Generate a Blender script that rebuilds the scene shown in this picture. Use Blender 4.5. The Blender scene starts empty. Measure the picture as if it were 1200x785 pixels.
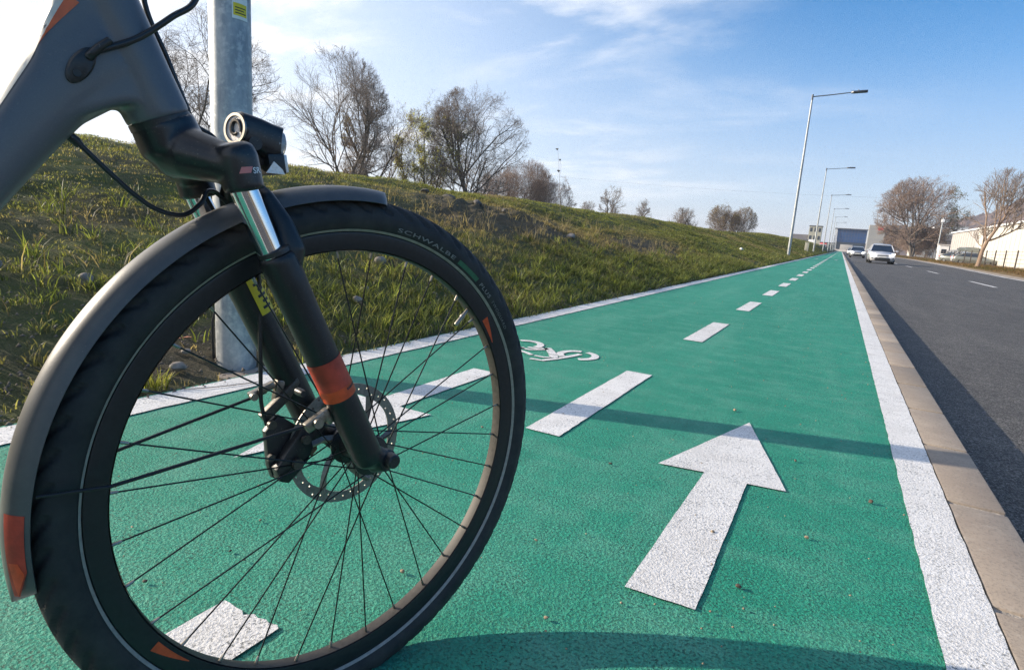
import bpy, bmesh, math, random
import numpy as np
from mathutils import Vector, Matrix
from mathutils.bvhtree import BVHTree
R_ = math.radians
random.seed(7)
rng = np.random.default_rng(7)
scene = bpy.context.scene
COL = scene.collection

# ------------------------------------------------------------------ helpers
def link(o, parent=None):
    COL.objects.link(o)
    if parent is not None:
        o.parent = parent
    return o

def tag(o, label=None, cat=None, group=None, kind=None):
    if label: o['label'] = label
    if cat: o['category'] = cat
    if group: o['group'] = group
    if kind: o['kind'] = kind
    return o

def empty(name, loc=(0, 0, 0), rz=0.0):
    o = bpy.data.objects.new(name, None)
    o.location = loc
    o.rotation_euler = (0, 0, rz)
    o.empty_display_size = .2
    return link(o)

def np_mesh(name, verts, faces_list, mat, smooth=False):
    """verts (n,3); faces_list: list of int arrays (m,k)"""
    me = bpy.data.meshes.new(name)
    verts = np.ascontiguousarray(verts, dtype=np.float32)
    me.vertices.add(len(verts))
    me.vertices.foreach_set('co', verts.ravel())
    loops = []; starts = []; tot = 0
    for F in faces_list:
        F = np.asarray(F, dtype=np.int32)
        if len(F) == 0: continue
        m, k = F.shape
        loops.append(F.ravel())
        starts.append(tot + np.arange(m, dtype=np.int32) * k)
        tot += m * k
    loops = np.concatenate(loops); starts = np.concatenate(starts).astype(np.int32)
    me.loops.add(tot); me.loops.foreach_set('vertex_index', loops)
    me.polygons.add(len(starts)); me.polygons.foreach_set('loop_start', starts)
    me.update(calc_edges=True)
    if smooth:
        me.polygons.foreach_set('use_smooth', np.ones(len(starts), dtype=bool))
    if mat: me.materials.append(mat)
    me.validate()
    return me

class MB:
    """collects shapes into one mesh"""
    def __init__(s): s.v = []; s.f = []; s.m = []
    def add(s, vs, fs, mi=0):
        b = len(s.v)
        s.v.extend([tuple(map(float, v)) for v in vs]); s.f.extend([tuple(i + b for i in f) for f in fs])
        s.m.extend([mi] * len(fs)); return s
    def box(s, c, d, rz=0, mi=0, M=None):
        x, y, z = [k / 2 for k in d]
        P = [Vector((sx * x, sy * y, sz * z)) for sz in (-1, 1) for sy in (-1, 1) for sx in (-1, 1)]
        if M is None: M = Matrix.Rotation(rz, 3, 'Z')
        P = [M @ q + Vector(c) for q in P]
        return s.add(P, [(0, 2, 3, 1), (4, 5, 7, 6), (0, 1, 5, 4), (2, 6, 7, 3), (0, 4, 6, 2), (1, 3, 7, 5)], mi)
    def tube(s, path, rad, n=12, cap=True, mi=0, flat=None):
        P = [Vector(p) for p in path]; k = len(P)
        if not hasattr(rad, '__len__'): rad = [rad] * k
        T = []
        for i in range(k):
            t = (P[min(i + 1, k - 1)] - P[max(i - 1, 0)])
            T.append(t.normalized() if t.length > 1e-9 else Vector((0, 0, 1)))
        ref = Vector((0, 0, 1)) if abs(T[0].z) < .9 else Vector((1, 0, 0))
        N = (ref - T[0] * ref.dot(T[0])).normalized()
        vs = []
        for i in range(k):
            N = (N - T[i] * N.dot(T[i])).normalized()
            B = T[i].cross(N)
            for j in range(n):
                a = 2 * math.pi * j / n
                vs.append(P[i] + (N * math.cos(a) + B * math.sin(a)) * rad[i])
        fs = []
        for i in range(k - 1):
            for j in range(n):
                a, b = i * n + j, i * n + (j + 1) % n
                fs.append((a, b, b + n, a + n))
        if cap:
            fs.append(tuple(range(n - 1, -1, -1))); fs.append(tuple((k - 1) * n + j for j in range(n)))
        return s.add(vs, fs, mi)
    def lathe(s, prof, n=64, axis='X', c=(0, 0, 0), closed=True, a0=0., a1=2 * math.pi, mi=0):
        """prof: (r, x) pairs round the X axis; angle 0 = +Y, 90 deg = +Z"""
        full = abs(a1 - a0 - 2 * math.pi) < 1e-6
        na = n if full else n + 1
        k = len(prof); vs = []; c = Vector(c)
        for i in range(na):
            a = a0 + (a1 - a0) * i / n
            for r, x in prof:
                vs.append(c + Vector((x, r * math.cos(a), r * math.sin(a))))
        fs = []
        for i in range(n):
            i2 = (i + 1) % na
            for j in range(k if closed else k - 1):
                j2 = (j + 1) % k
                fs.append((i * k + j, i2 * k + j, i2 * k + j2, i * k + j2))
        if not full and closed:
            fs.append(tuple(range(k))); fs.append(tuple(n * k + j for j in range(k - 1, -1, -1)))
        return s.add(vs, fs, mi)
    def loft(s, rings, cap=True, mi=0):
        n = len(rings[0]); vs = [v for r in rings for v in r]; fs = []
        for i in range(len(rings) - 1):
            for j in range(n):
                a, b = i * n + j, i * n + (j + 1) % n
                fs.append((a, b, b + n, a + n))
        if cap:
            fs.append(tuple(range(n - 1, -1, -1))); fs.append(tuple((len(rings) - 1) * n + j for j in range(n)))
        return s.add(vs, fs, mi)
    def prism(s, poly, h0, h1, axis='Z', mi=0):
        n = len(poly)
        def P(p, h):
            return (p[0], p[1], h) if axis == 'Z' else ((h, p[0], p[1]) if axis == 'X' else (p[0], h, p[1]))
        vs = [P(p, h0) for p in poly] + [P(p, h1) for p in poly]
        fs = [tuple(range(n - 1, -1, -1)), tuple(range(n, 2 * n))] + [(i, (i + 1) % n, n + (i + 1) % n, n + i) for i in range(n)]
        return s.add(vs, fs, mi)
    def build(s, name, mats, parent=None, smooth=True, bevel=0, angle=35, seg=2, recalc=True):
        me = bpy.data.meshes.new(name)
        me.from_pydata(s.v, [], s.f)
        for m in (mats if isinstance(mats, (list, tuple)) else [mats]): me.materials.append(m)
        me.polygons.foreach_set('material_index', s.m)
        bm = bmesh.new(); bm.from_mesh(me)
        if recalc: bmesh.ops.recalc_face_normals(bm, faces=bm.faces)
        if bevel:
            es = [e for e in bm.edges if len(e.link_faces) == 2 and e.calc_face_angle(0) > R_(30)]
            bmesh.ops.bevel(bm, geom=es, offset=bevel, segments=seg, affect='EDGES', profile=.6, clamp_overlap=True)
        bm.to_mesh(me); bm.free()
        if smooth:
            me.polygons.foreach_set('use_smooth', [True] * len(me.polygons))
            try: me.set_sharp_from_angle(angle=R_(angle))
            except Exception: pass
        o = bpy.data.objects.new(name, me)
        return link(o, parent)

def fuse(o, voxel, smooth=6):
    """voxel remesh an object's mesh so its pieces run into one surface"""
    m = o.modifiers.new('r', 'REMESH'); m.mode = 'VOXEL'; m.voxel_size = voxel
    if smooth:
        k = o.modifiers.new('s', 'SMOOTH'); k.factor = .5; k.iterations = smooth
    dg = bpy.context.evaluated_depsgraph_get(); dg.update()
    ev = o.evaluated_get(dg)
    me = bpy.data.meshes.new_from_object(ev)
    o.modifiers.clear()
    me.polygons.foreach_set('use_smooth', [True] * len(me.polygons))
    old = o.data; o.data = me
    if not me.materials:
        for mt in old.materials: me.materials.append(mt)
    return o

def vnoise(x, y, seed=0):
    """smooth value noise in [0,1]"""
    x = np.asarray(x, float); y = np.asarray(y, float)
    xi = np.floor(x).astype(np.int64); yi = np.floor(y).astype(np.int64)
    fx = x - xi; fy = y - yi
    fx = fx * fx * (3 - 2 * fx); fy = fy * fy * (3 - 2 * fy)
    def h(a, b):
        n = (a * 374761393 + b * 668265263 + seed * 974711) & 0x7fffffff
        n = ((n ^ (n >> 13)) * 1274126177) & 0x7fffffff
        return ((n ^ (n >> 16)) & 0xffff) / 65535.
    return (h(xi, yi) * (1 - fx) + h(xi + 1, yi) * fx) * (1 - fy) + (h(xi, yi + 1) * (1 - fx) + h(xi + 1, yi + 1) * fx) * fy
def fbm(x, y, seed=0, o=4):
    s = 0; a = .5; t = 0
    for i in range(o):
        s = s + a * vnoise(np.asarray(x) * 2 ** i, np.asarray(y) * 2 ** i, seed + i); t += a; a *= .5
    return s / t

# ------------------------------------------------------------------ materials
class NT:
    def __init__(s, name):
        s.m = bpy.data.materials.new(name); s.m.use_nodes = True
        s.t = s.m.node_tree; s.t.nodes.clear()
        s.out = s.n('ShaderNodeOutputMaterial')
    def n(s, k, **kw):
        x = s.t.nodes.new(k)
        for a, b in kw.items(): setattr(x, a, b)
        return x
    def l(s, a, b): s.t.links.new(a, b)
    def val(s, sock, v):
        if isinstance(v, bpy.types.NodeSocket): s.l(v, sock)
        else:
            if isinstance(v, tuple) and len(v) == 3 and sock.type == 'RGBA': v = (*v, 1)
            sock.default_value = v
    def obj(s): return s.n('ShaderNodeTexCoord').outputs['Object']
    def noise(s, scale, detail=4, rough=.55, vec=None, dist=0, out='Fac'):
        x = s.n('ShaderNodeTexNoise'); s.val(x.inputs['Scale'], scale); x.inputs['Detail'].default_value = detail
        x.inputs['Roughness'].default_value = rough; x.inputs['Distortion'].default_value = dist
        if vec is not None: s.l(vec, x.inputs['Vector'])
        return x.outputs[out]
    def voro(s, scale, vec=None, feature='F1', out='Distance'):
        x = s.n('ShaderNodeTexVoronoi'); x.feature = feature; x.inputs['Scale'].default_value = scale
        if vec is not None: s.l(vec, x.inputs['Vector'])
        return x.outputs[out]
    def ramp(s, fac, stops, interp='LINEAR'):
        x = s.n('ShaderNodeValToRGB'); x.color_ramp.interpolation = interp
        e = x.color_ramp.elements
        while len(e) < len(stops): e.new(.5)
        for q, (p, c) in zip(e, stops):
            q.position = p; q.color = (c, c, c, 1) if not isinstance(c, tuple) else (*c, 1)
        s.l(fac, x.inputs['Fac']); return x.outputs['Color']
    def mix(s, fac, a, b, mode='MIX'):
        x = s.n('ShaderNodeMix'); x.data_type = 'RGBA'; x.blend_type = mode
        s.val(x.inputs[0], fac); s.val(x.inputs[6], a); s.val(x.inputs[7], b); return x.outputs[2]
    def math(s, op, a, b=0, clamp=False):
        x = s.n('ShaderNodeMath'); x.operation = op; x.use_clamp = clamp
        s.val(x.inputs[0], a); s.val(x.inputs[1], b); return x.outputs[0]
    def mapping(s, vec, scale=(1, 1, 1), rot=(0, 0, 0), loc=(0, 0, 0)):
        x = s.n('ShaderNodeMapping'); s.l(vec, x.inputs['Vector'])
        x.inputs['Scale'].default_value = scale; x.inputs['Rotation'].default_value = rot; x.inputs['Location'].default_value = loc
        return x.outputs['Vector']
    def bump(s, h, strength=.3, dist=.01, normal=None):
        x = s.n('ShaderNodeBump'); x.inputs['Strength'].default_value = strength; x.inputs['Distance'].default_value = dist
        s.l(h, x.inputs['Height'])
        if normal is not None: s.l(normal, x.inputs['Normal'])
        return x.outputs['Normal']
    def bsdf(s, color, rough=.6, metal=0., normal=None, spec=None, trans=0., coat=0., emit=None, estr=0.):
        x = s.n('ShaderNodeBsdfPrincipled')
        s.val(x.inputs['Base Color'], color); s.val(x.inputs['Roughness'], rough); s.val(x.inputs['Metallic'], metal)
        if spec is not None: s.val(x.inputs['Specular IOR Level'], spec)
        if trans: s.val(x.inputs['Transmission Weight'], trans)
        if coat: s.val(x.inputs['Coat Weight'], coat)
        if emit is not None: s.val(x.inputs['Emission Color'], emit); x.inputs['Emission Strength'].default_value = estr
        if normal is not None: s.l(normal, x.inputs['Normal'])
        return x.outputs[0]
    def done(s, sh, vol=None):
        s.l(sh, s.out.inputs['Surface']); return s.m

def plain(name, col, rough=.5, metal=0., var=.25, vscale=40., bump=.0, bscale=200., spec=None, coat=0., trans=0., bdist=.001, dust=0.):
    t = NT(name); o = t.obj()
    nz = t.noise(vscale, 5, .6, o)
    c2 = tuple(k * (1 - var) for k in col); c1 = tuple(min(1, k * (1 + var)) for k in col)
    c = t.mix(t.ramp(nz, [(.3, 0.), (.7, 1.)]), c2, c1)
    if dust:
        sp = t.ramp(t.noise(520, 2, .5, o), [(.66, 0.), (.74, 1.)]); film = t.ramp(t.noise(30, 6, .7, o), [(.45, 0.), (.75, 1.)])
        c = t.mix(t.math('MULTIPLY', sp, dust), c, (.24, .21, .17)); c = t.mix(t.math('MULTIPLY', film, dust * .22), c, (.20, .18, .15))
    r = t.math('ADD', rough - .06, t.math('MULTIPLY', nz, .12))
    nrm = t.bump(t.noise(bscale, 3, .6, o), bump, bdist) if bump else None
    return t.done(t.bsdf(c, r, metal, nrm, spec, trans, coat))

def pavement(name, colA, colB, dust, pit, grain=1.0, bump=.9, speck=None, rough=.62, pitlev=(.30, .40), coarse=.5, aggregate=0., agg=(.25, 1., 2.6)):
    """coarse sealed surface: grains, pits, worn and dusty areas"""
    t = NT(name); o = t.obj()
    g1 = t.voro(115 * grain, o); g1b = t.voro(260 * grain, o); g2 = t.noise(60 * grain, 5, .72, o); g3 = t.noise(420 * grain, 3, .7, o)
    big = t.noise(.9, 5, .6, t.mapping(o, (1, .35, 1)))
    mid = t.noise(7, 6, .7, t.mapping(o, (.55, 1, 1)))
    pits = t.ramp(t.noise(130 * grain, 4, .62, o), [(pitlev[0], 0.), (pitlev[1], 1.)])
    clus = t.ramp(t.noise(11, 3, .5, o), [(.38, .25), (.68, 1.)])
    h = t.math('ADD', t.math('MULTIPLY', g1, .55), t.math('ADD', t.math('MULTIPLY', g2, coarse), t.math('MULTIPLY', g3, .3)))
    h = t.math('ADD', h, t.math('ADD', t.math('MULTIPLY', pits, .6), t.math('MULTIPLY', g1b, .3)))
    c = t.mix(t.ramp(big, [(.35, 0.), (.65, 1.)]), colA, colB)
    c = t.mix(t.math('MULTIPLY', t.ramp(mid, [(.46, 0.), (.74, 1.)]), .7), c, dust)
    wear = t.ramp(t.noise(3.2, 5, .65, t.mapping(o, (1, .12, 1))), [(.50, 0.), (.70, 1.)])
    c = t.mix(t.math('MULTIPLY', wear, .5), c, dust)
    dirt = t.ramp(t.noise(1.7, 7, .72, o), [(.58, 0.), (.75, 1.)])
    c = t.mix(t.math('MULTIPLY', dirt, .35), c, pit)
    if aggregate:
        cell = t.voro(150 * grain, o, out='Color')
        c = t.mix(aggregate, c, t.mix(1., c, t.ramp(cell, [(.15, agg[0]), (.55, agg[1]), (.95, agg[2])]), 'MULTIPLY'))
    c = t.mix(t.math('MULTIPLY', t.math('MULTIPLY', t.math('SUBTRACT', 1., pits), clus), .85), c, pit)
    if speck is not None:
        sp = t.ramp(t.noise(300 * grain, 2, .5, o), [(.64, 0.), (.70, 1.)])
        c = t.mix(t.math('MULTIPLY', sp, .6), c, speck)
    nrm = t.bump(h, bump, .0042 / grain)
    return t.done(t.bsdf(c, rough, 0, nrm, .35))

M = {}
M['green'] = pavement('green_lane_coating', (.014, .235, .148), (.026, .280, .182), (.105, .335, .240), (.003, .050, .036), 1.35, 1., None, .66, (.385, .455), .5, .45, (.62, 1., 1.4))
M['white_paint'] = pavement('white_road_paint', (.70, .685, .67), (.78, .765, .75), (.56, .54, .52), (.10, .105, .10), 1.35, .6, None, .66, (.385, .445), .35, .5, (.80, 1., 1.06))
M['asphalt'] = pavement('dark_asphalt', (.080, .076, .073), (.100, .095, .090), (.150, .140, .130), (.012, .012, .012), 1.1, 1.0, (.33, .31, .29), .75, (.40, .50), .6, .9)

def kerb_mat():
    t = NT('kerb_concrete'); o = t.obj()
    a = t.noise(3.5, 6, .65, o); b = t.noise(160, 4, .6, o); c3 = t.noise(28, 4, .6, o)
    c = t.mix(t.ramp(a, [(.3, 0.), (.7, 1.)]), (.28, .225, .180), (.38, .315, .25))
    sx = t.n('ShaderNodeSeparateXYZ'); t.l(o, sx.inputs[0])
    wn = t.n('ShaderNodeTexWhiteNoise'); wn.noise_dimensions = '1D'
    t.l(t.math('FLOOR', t.math('DIVIDE', t.math('ADD', sx.outputs[1], 3.221), .582)), wn.inputs['W'])
    c = t.mix(1., c, t.ramp(wn.outputs['Value'], [(0., .74), (1., 1.12)]), 'MULTIPLY')
    grime = t.noise(2.2, 7, .75, o)
    c = t.mix(t.math('MULTIPLY', t.ramp(grime, [(.52, 0.), (.72, 1.)]), .5), c, (.13, .115, .10))
    c = t.mix(t.math('MULTIPLY', t.ramp(b, [(.50, 0.), (.70, 1.)]), .6), c, (.15, .125, .105))
    c = t.mix(t.math('MULTIPLY', t.ramp(c3, [(.6, 0.), (.8, 1.)]), .4), c, (.42, .38, .33))
    return t.done(t.bsdf(c, .85, 0, t.bump(b, .5, .0016)))
M['kerb'] = kerb_mat()
M['joint'] = plain('joint_mortar', (.34, .295, .25), .95, var=.35, vscale=90, bump=.9, bscale=120, bdist=.004)

def soil_mat():
    t = NT('bank_soil'); o = t.obj()
    a = t.noise(1.1, 6, .65, o); b = t.noise(14, 6, .7, o); d = t.noise(90, 4, .7, o)
    c = t.mix(t.ramp(a, [(.38, 0.), (.62, 1.)]), (.090, .085, .042), (.085, .110, .036))
    c = t.mix(t.math('MULTIPLY', t.ramp(b, [(.5, 0.), (.75, 1.)]), .6), c, (.165, .140, .085))
    c = t.mix(t.math('MULTIPLY', t.ramp(d, [(.55, 0.), (.75, 1.)]), .6), c, (.07, .057, .038))
    da = t.n('ShaderNodeAttribute'); da.attribute_name = 'dirt'
    c = t.mix(t.math('MULTIPLY', t.ramp(da.outputs['Fac'], [(.35, 0.), (.85, 1.)]), .8), c, t.mix(b, (.050, .040, .030), (.16, .125, .09)))
    h = t.math('ADD', t.math('MULTIPLY', b, 1.), t.math('MULTIPLY', d, .4))
    return t.done(t.bsdf(c, .95, 0, t.bump(h, .9, .03), .15))
M['soil'] = soil_mat()
def verge_mat():
    t = NT('verge_soil'); o = t.obj()
    a = t.noise(.35, 6, .7, o); b = t.noise(3, 6, .7, o)
    c = t.mix(t.ramp(a, [(.4, 0.), (.62, 1.)]), (.20, .13, .065), (.12, .10, .045))
    c = t.mix(t.ramp(b, [(.45, 0.), (.72, 1.)]), c, (.25, .18, .10))
    return t.done(t.bsdf(c, .95, 0, t.bump(b, .8, .06), .15))
M['verge'] = verge_mat()
M['field'] = plain('far_ground', (.10, .10, .055), .95, var=.4, vscale=.02)

def blade_mat(name, trans=.58):
    t = NT(name)
    at = t.n('ShaderNodeAttribute'); at.attribute_name = 'tint'
    d = t.n('ShaderNodeBsdfPrincipled'); t.l(at.outputs['Color'], d.inputs['Base Color']); d.inputs['Roughness'].default_value = .5
    d.inputs['Specular IOR Level'].default_value = .35
    tr = t.n('ShaderNodeBsdfTranslucent')
    t.l(t.mix(1., at.outputs['Color'], (1.0, 1.0, .55), 'MULTIPLY'), tr.inputs['Color'])
    mx = t.n('ShaderNodeMixShader'); mx.inputs[0].default_value = trans
    t.l(d.outputs[0], mx.inputs[1]); t.l(tr.outputs[0], mx.inputs[2])
    return t.done(mx.outputs[0])
M['blade'] = blade_mat('grass_blade')
M['leaf'] = blade_mat('small_leaf', .62)

def bark_mat(name, a, b, sc=6):
    t = NT(name); o = t.obj()
    n1 = t.noise(sc, 6, .7, t.mapping(o, (1, 1, .25)))
    c = t.mix(t.ramp(n1, [(.35, 0.), (.68, 1.)]), a, b)
    return t.done(t.bsdf(c, .9, 0, t.bump(n1, .6, .03), .2))
M['bark'] = bark_mat('grey_bark', (.09, .075, .062), (.17, .145, .122))
M['twig'] = bark_mat('dark_twig', (.19, .155, .128), (.30, .25, .21), 2)
M['twig_red'] = bark_mat('reddish_twig', (.24, .172, .135), (.36, .27, .215), 1.2)
M['bark_pale'] = bark_mat('pale_bark', (.20, .135, .095), (.34, .25, .185))
M['twig_pale'] = bark_mat('pale_twig', (.19, .145, .115), (.30, .235, .19), 2)

# bike
M['frame'] = plain('matt_grey_frame_paint', (.112, .112, .118), .42, .1, dust=.35, var=.10, vscale=900, bump=.05, bscale=2500, coat=.15)
M['black_plastic'] = plain('black_plastic', (.014, .014, .015), .40, 0, dust=.5, var=.2, vscale=300, bump=.12, bscale=1500)
M['fork_black'] = plain('matt_black_fork', (.014, .014, .015), .40, .1, dust=.22, var=.15, vscale=400, bump=.08, bscale=1800)
M['gloss_black'] = plain('gloss_black_crown', (.014, .014, .016), .30, .05, dust=.35, var=.15, vscale=200)
M['chrome'] = plain('polished_stanchion', (.74, .75, .77), .10, 1., var=.04, vscale=60)
M['alu'] = plain('dull_aluminium', (.25, .225, .195), .38, 1., var=.25, vscale=220)
M['alu_dark'] = plain('dark_cast_metal', (.10, .09, .08), .45, .7, var=.3, vscale=260, bump=.2)
M['steel_disc'] = plain('brake_disc_steel', (.27, .245, .215), .5, .7, var=.25, vscale=240)
M['spoke'] = plain('black_spoke', (.022, .021, .021), .32, .6, var=.2, vscale=200)
M['nipple'] = plain('nickel_nipple', (.30, .275, .24), .42, 1., var=.1, vscale=300)
M['rim'] = plain('anodised_rim', (.020, .020, .021), .40, .2, var=.2, vscale=180)
M['rim_bed'] = plain('sunlit_rim_bed', (.050, .043, .036), .6, .1, var=.3, vscale=120)  # same black anodised rim; low sun on its inner face put into the colour
M['cable'] = plain('cable_sheath', (.016, .016, .017), .34, 0, var=.15, vscale=200)
M['orange'] = plain('orange_reflective_film', (.62, .075, .018), .42, 0, var=.25, vscale=70)
M['red_film'] = plain('red_reflective_film', (.42, .045, .022), .5, 0, var=.5, vscale=30, bump=.2, bscale=300)
M['orange_paint'] = plain('orange_frame_paint', (.65, .12, .03), .35, .1, var=.15, vscale=100)
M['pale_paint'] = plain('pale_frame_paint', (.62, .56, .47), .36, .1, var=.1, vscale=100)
M['yellow_film'] = plain('yellow_label', (.72, .55, .02), .5, 0, var=.1, vscale=100)
M['dark_print'] = plain('dark_print', (.03, .03, .03), .6, 0, var=.1)
M['label_white'] = plain('white_label', (.75, .75, .73), .5, 0, var=.05)
M['tyre_print'] = plain('grey_tyre_print', (.21, .21, .205), .6, 0, var=.2, vscale=200)
M['tyre_green'] = plain('green_tyre_print', (.035, .13, .07), .6, 0, var=.2, vscale=200)
M['stripe'] = plain('reflective_stripe', (.31, .285, .245), .5, 0, var=.2, vscale=130)
M['pink_print'] = plain('pale_red_print', (.62, .20, .18), .5, 0, var=.1)
def tyre_mat():
    t = NT('dusty_rubber'); o = t.obj()
    a = t.noise(26, 5, .7, o); b = t.noise(700, 2, .6, o)
    c = t.mix(t.ramp(a, [(.35, 0.), (.75, 1.)]), (.022, .022, .022), (.050, .047, .043))
    return t.done(t.bsdf(c, .72, 0, t.bump(b, .35, .0008), .35))
M['tyre'] = tyre_mat()
def fender_mat():
    t = NT('dusty_dark_fender'); o = t.obj()
    a = t.noise(18, 6, .7, o); b = t.noise(420, 2, .5, o)
    c = t.mix(t.ramp(a, [(.35, 0.), (.72, 1.)]), (.070, .069, .069), (.115, .108, .098))
    c = t.mix(t.math('MULTIPLY', t.ramp(b, [(.70, 0.), (.76, 1.)]), .6), c, (.22, .19, .15))
    return t.done(t.bsdf(c, .40, 0, t.bump(b, .08, .0006), .5))
M['fender'] = fender_mat()
M['lens'] = plain('clear_lens', (.75, .77, .78), .12, 0, var=.05, trans=.6)
M['reflector'] = plain('white_reflector', (.78, .74, .70), .2, .2, var=.15, vscale=400, bump=.3, bscale=900)
M['grip'] = plain('rubber_grip', (.02, .02, .02), .7)
M['saddle'] = plain('black_saddle', (.018, .017, .017), .5, var=.2, vscale=60, bump=.15)

def galv_mat():
    t = NT('galvanised_steel'); o = t.obj()
    a = t.noise(9, 6, .7, t.mapping(o, (1, 1, .3))); b = t.voro(70, o); d = t.noise(26, 5, .65, o)
    c = t.mix(t.ramp(a, [(.40, 0.), (.60, 1.)]), (.24, .265, .285), (.46, .475, .48))
    c = t.mix(t.math('MULTIPLY', t.ramp(d, [(.50, 0.), (.66, 1.)]), .75), c, (.64, .63, .60))
    c = t.mix(t.math('MULTIPLY', b, .35), c, (.22, .25, .28))
    return t.done(t.bsdf(c, t.math('ADD', .42, t.math('MULTIPLY', a, .2)), .55, t.bump(d, .12, .002)))
M['galv'] = galv_mat()
M['lamp_arm'] = plain('grey_lamp_arm', (.10, .11, .13), .4, .5, var=.2)
M['lamp_head'] = plain('dark_lamp_head', (.045, .05, .065), .4, .3, var=.2)
def rock_mat():
    t = NT('dusty_stone'); o = t.obj()
    a = t.noise(20, 6, .7, o); b = t.noise(4, 4, .6, o)
    c = t.mix(t.ramp(a, [(.3, 0.), (.7, 1.)]), (.17, .145, .12), (.34, .29, .245))
    c = t.mix(t.ramp(b, [(.4, 0.), (.65, 1.)]), c, (.26, .24, .225))
    return t.done(t.bsdf(c, .9, 0, t.bump(a, .6, .01), .2))
M['rock'] = rock_mat()
M['rubble'] = plain('dark_rubble', (.10, .092, .085), .9, var=.45, vscale=14, bump=.6, bscale=30, bdist=.02)
M['pebble'] = plain('tan_pebble', (.30, .225, .15), .85, var=.4, vscale=50)
M['pebble_dark'] = plain('brown_pebble', (.085, .062, .045), .85, var=.4, vscale=50)
M['leaf_dry'] = plain('dry_leaf', (.30, .10, .05), .7, var=.3, vscale=60)
M['crumb'] = plain('soil_crumb', (.17, .135, .10), .9, var=.55, vscale=2.5)
M['rag'] = plain('white_litter', (.72, .72, .70), .7, var=.1)
# far things
M['cream'] = plain('cream_cladding', (.57, .545, .49), .7, var=.06, vscale=.4)
M['greyclad'] = plain('pale_grey_cladding', (.46, .43, .41), .6, var=.08, vscale=.5)
M['grey_wall'] = plain('grey_panel_wall', (.33, .32, .30), .7, var=.08, vscale=.2)
M['dark_wall'] = plain('dark_brown_wall', (.10, .085, .085), .7, var=.1)
M['blue_glass'] = plain('blue_curtain_glass', (.006, .055, .19), .45, .0, var=.25, vscale=.12, spec=.15)
M['dark_glass'] = plain('dark_glass', (.018, .026, .04), .12, .0, var=.2, vscale=1)
M['steel_frame'] = plain('grey_steel', (.30, .31, .33), .5, .4)
M['red_sign'] = plain('red_sign', (.60, .04, .035), .5)
M['white'] = plain('white_coat', (.76, .76, .76), .5, var=.05)
M['yellow_wall'] = plain('ochre_wall', (.42, .40, .32), .8, var=.1)
M['roof_dark'] = plain('dark_roof', (.11, .10, .10), .8)
M['barrier'] = plain('concrete_barrier', (.55, .49, .46), .8)
M['brown_post'] = plain('rusty_post', (.085, .07, .06), .8, .2)
M['car_white'] = plain('pearl_white_car_paint', (.52, .52, .54), .25, .1, var=.02, vscale=3, coat=.6)
M['car_silver'] = plain('silver_car_paint', (.40, .40, .41), .28, .5, var=.03, coat=.5)
M['car_grey'] = plain('grey_green_car_paint', (.20, .21, .19), .3, .3, var=.03, coat=.5)
M['car_red'] = plain('red_car_paint', (.40, .04, .04), .3, 0, coat=.5)
M['car_orange'] = plain('orange_car_paint', (.30, .09, .045), .3, 0, coat=.5)
M['car_glass'] = plain('car_window', (.020, .028, .042), .06, 0, var=.05, spec=.8)
M['car_black'] = plain('car_black_trim', (.012, .012, .013), .5)
M['rubber'] = plain('car_tyre', (.016, .016, .016), .8)
M['wheel_alloy'] = plain('alloy_wheel', (.40, .40, .41), .3, .9)
def lit(name, col, s):
    t = NT(name); return t.done(t.bsdf(col, .2, 0, emit=col, estr=s))
M['headlamp'] = lit('headlamp_on', (1., .95, .86), 6.)
M['lamp_off'] = plain('headlamp_glass', (.65, .68, .70), .1, .3)
M['plate'] = plain('number_plate', (.68, .68, .66), .5)
M['hill'] = plain('wooded_hill', (.120, .082, .070), .95, var=.6, vscale=.09)
M['wire'] = plain('power_cable', (.10, .10, .11), .6)

# ------------------------------------------------------------------ setting
def sheet(name, rects, z, mat, kind='structure'):
    m = MB()
    for x0, x1, y0, y1 in rects:
        m.add([(x0, y0, z), (x1, y0, z), (x1, y1, z), (x0, y1, z)], [(0, 1, 2, 3)])
    o = m.build(name, mat, smooth=False, recalc=False)
    return tag(o, kind=kind)

LX0, LX1, KX0, KX1 = -2.135, .372, .372, .512
ROADZ = -.114
END = 420.
sheet('ground', [(-3000, 3000, -600, 5200)], -.16, M['field'])
# right road edge (widening with distance)
EDGE = [(-60, 7.6), (36, 7.6), (68, 9.3), (130, 11.4), (200, 12.4), (330, 13.0), (END + 60, 16.)]
def edge_x(y): return float(np.interp(y, [e[0] for e in EDGE], [e[1] for e in EDGE]))
ys = [-60, 0, 20] + list(range(36, 480, 16))
m = MB()
for i in range(len(ys) - 1):
    a, b = ys[i], ys[i + 1]
    m.add([(KX1, a, ROADZ), (edge_x(a), a, ROADZ), (edge_x(b), b, ROADZ), (KX1, b, ROADZ)], [(0, 1, 2, 3)])
tag(m.build('road', M['asphalt'], smooth=False, recalc=False), kind='structure')
# lane slab
m = MB(); m.box(((LX0 + LX1) / 2, (END - 8) / 2, -.08), (LX1 - LX0, END + 8, .16))
tag(m.build('cycle_lane', M['green'], smooth=False), kind='structure')
# kerb of one metre stones
m = MB(); y = -3.22
while y < END:
    L = .560 if y < 45 else 7.978
    m.box(((KX0 + KX1) / 2 + .001, y + L / 2, -.075), (KX1 - KX0 - .004, L, .158 + random.uniform(-.002, .002)), mi=0)
    y += L + .022
tag(m.build('kerb', M['kerb'], bevel=.006, smooth=True), kind='structure')
m = MB(); m.box(((KX0 + KX1) / 2, END / 2 - 3, -.082), (KX1 - KX0 - .012, END, .158))
tag(m.build('kerb_joints', M['joint'], smooth=False), kind='structure')

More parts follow.
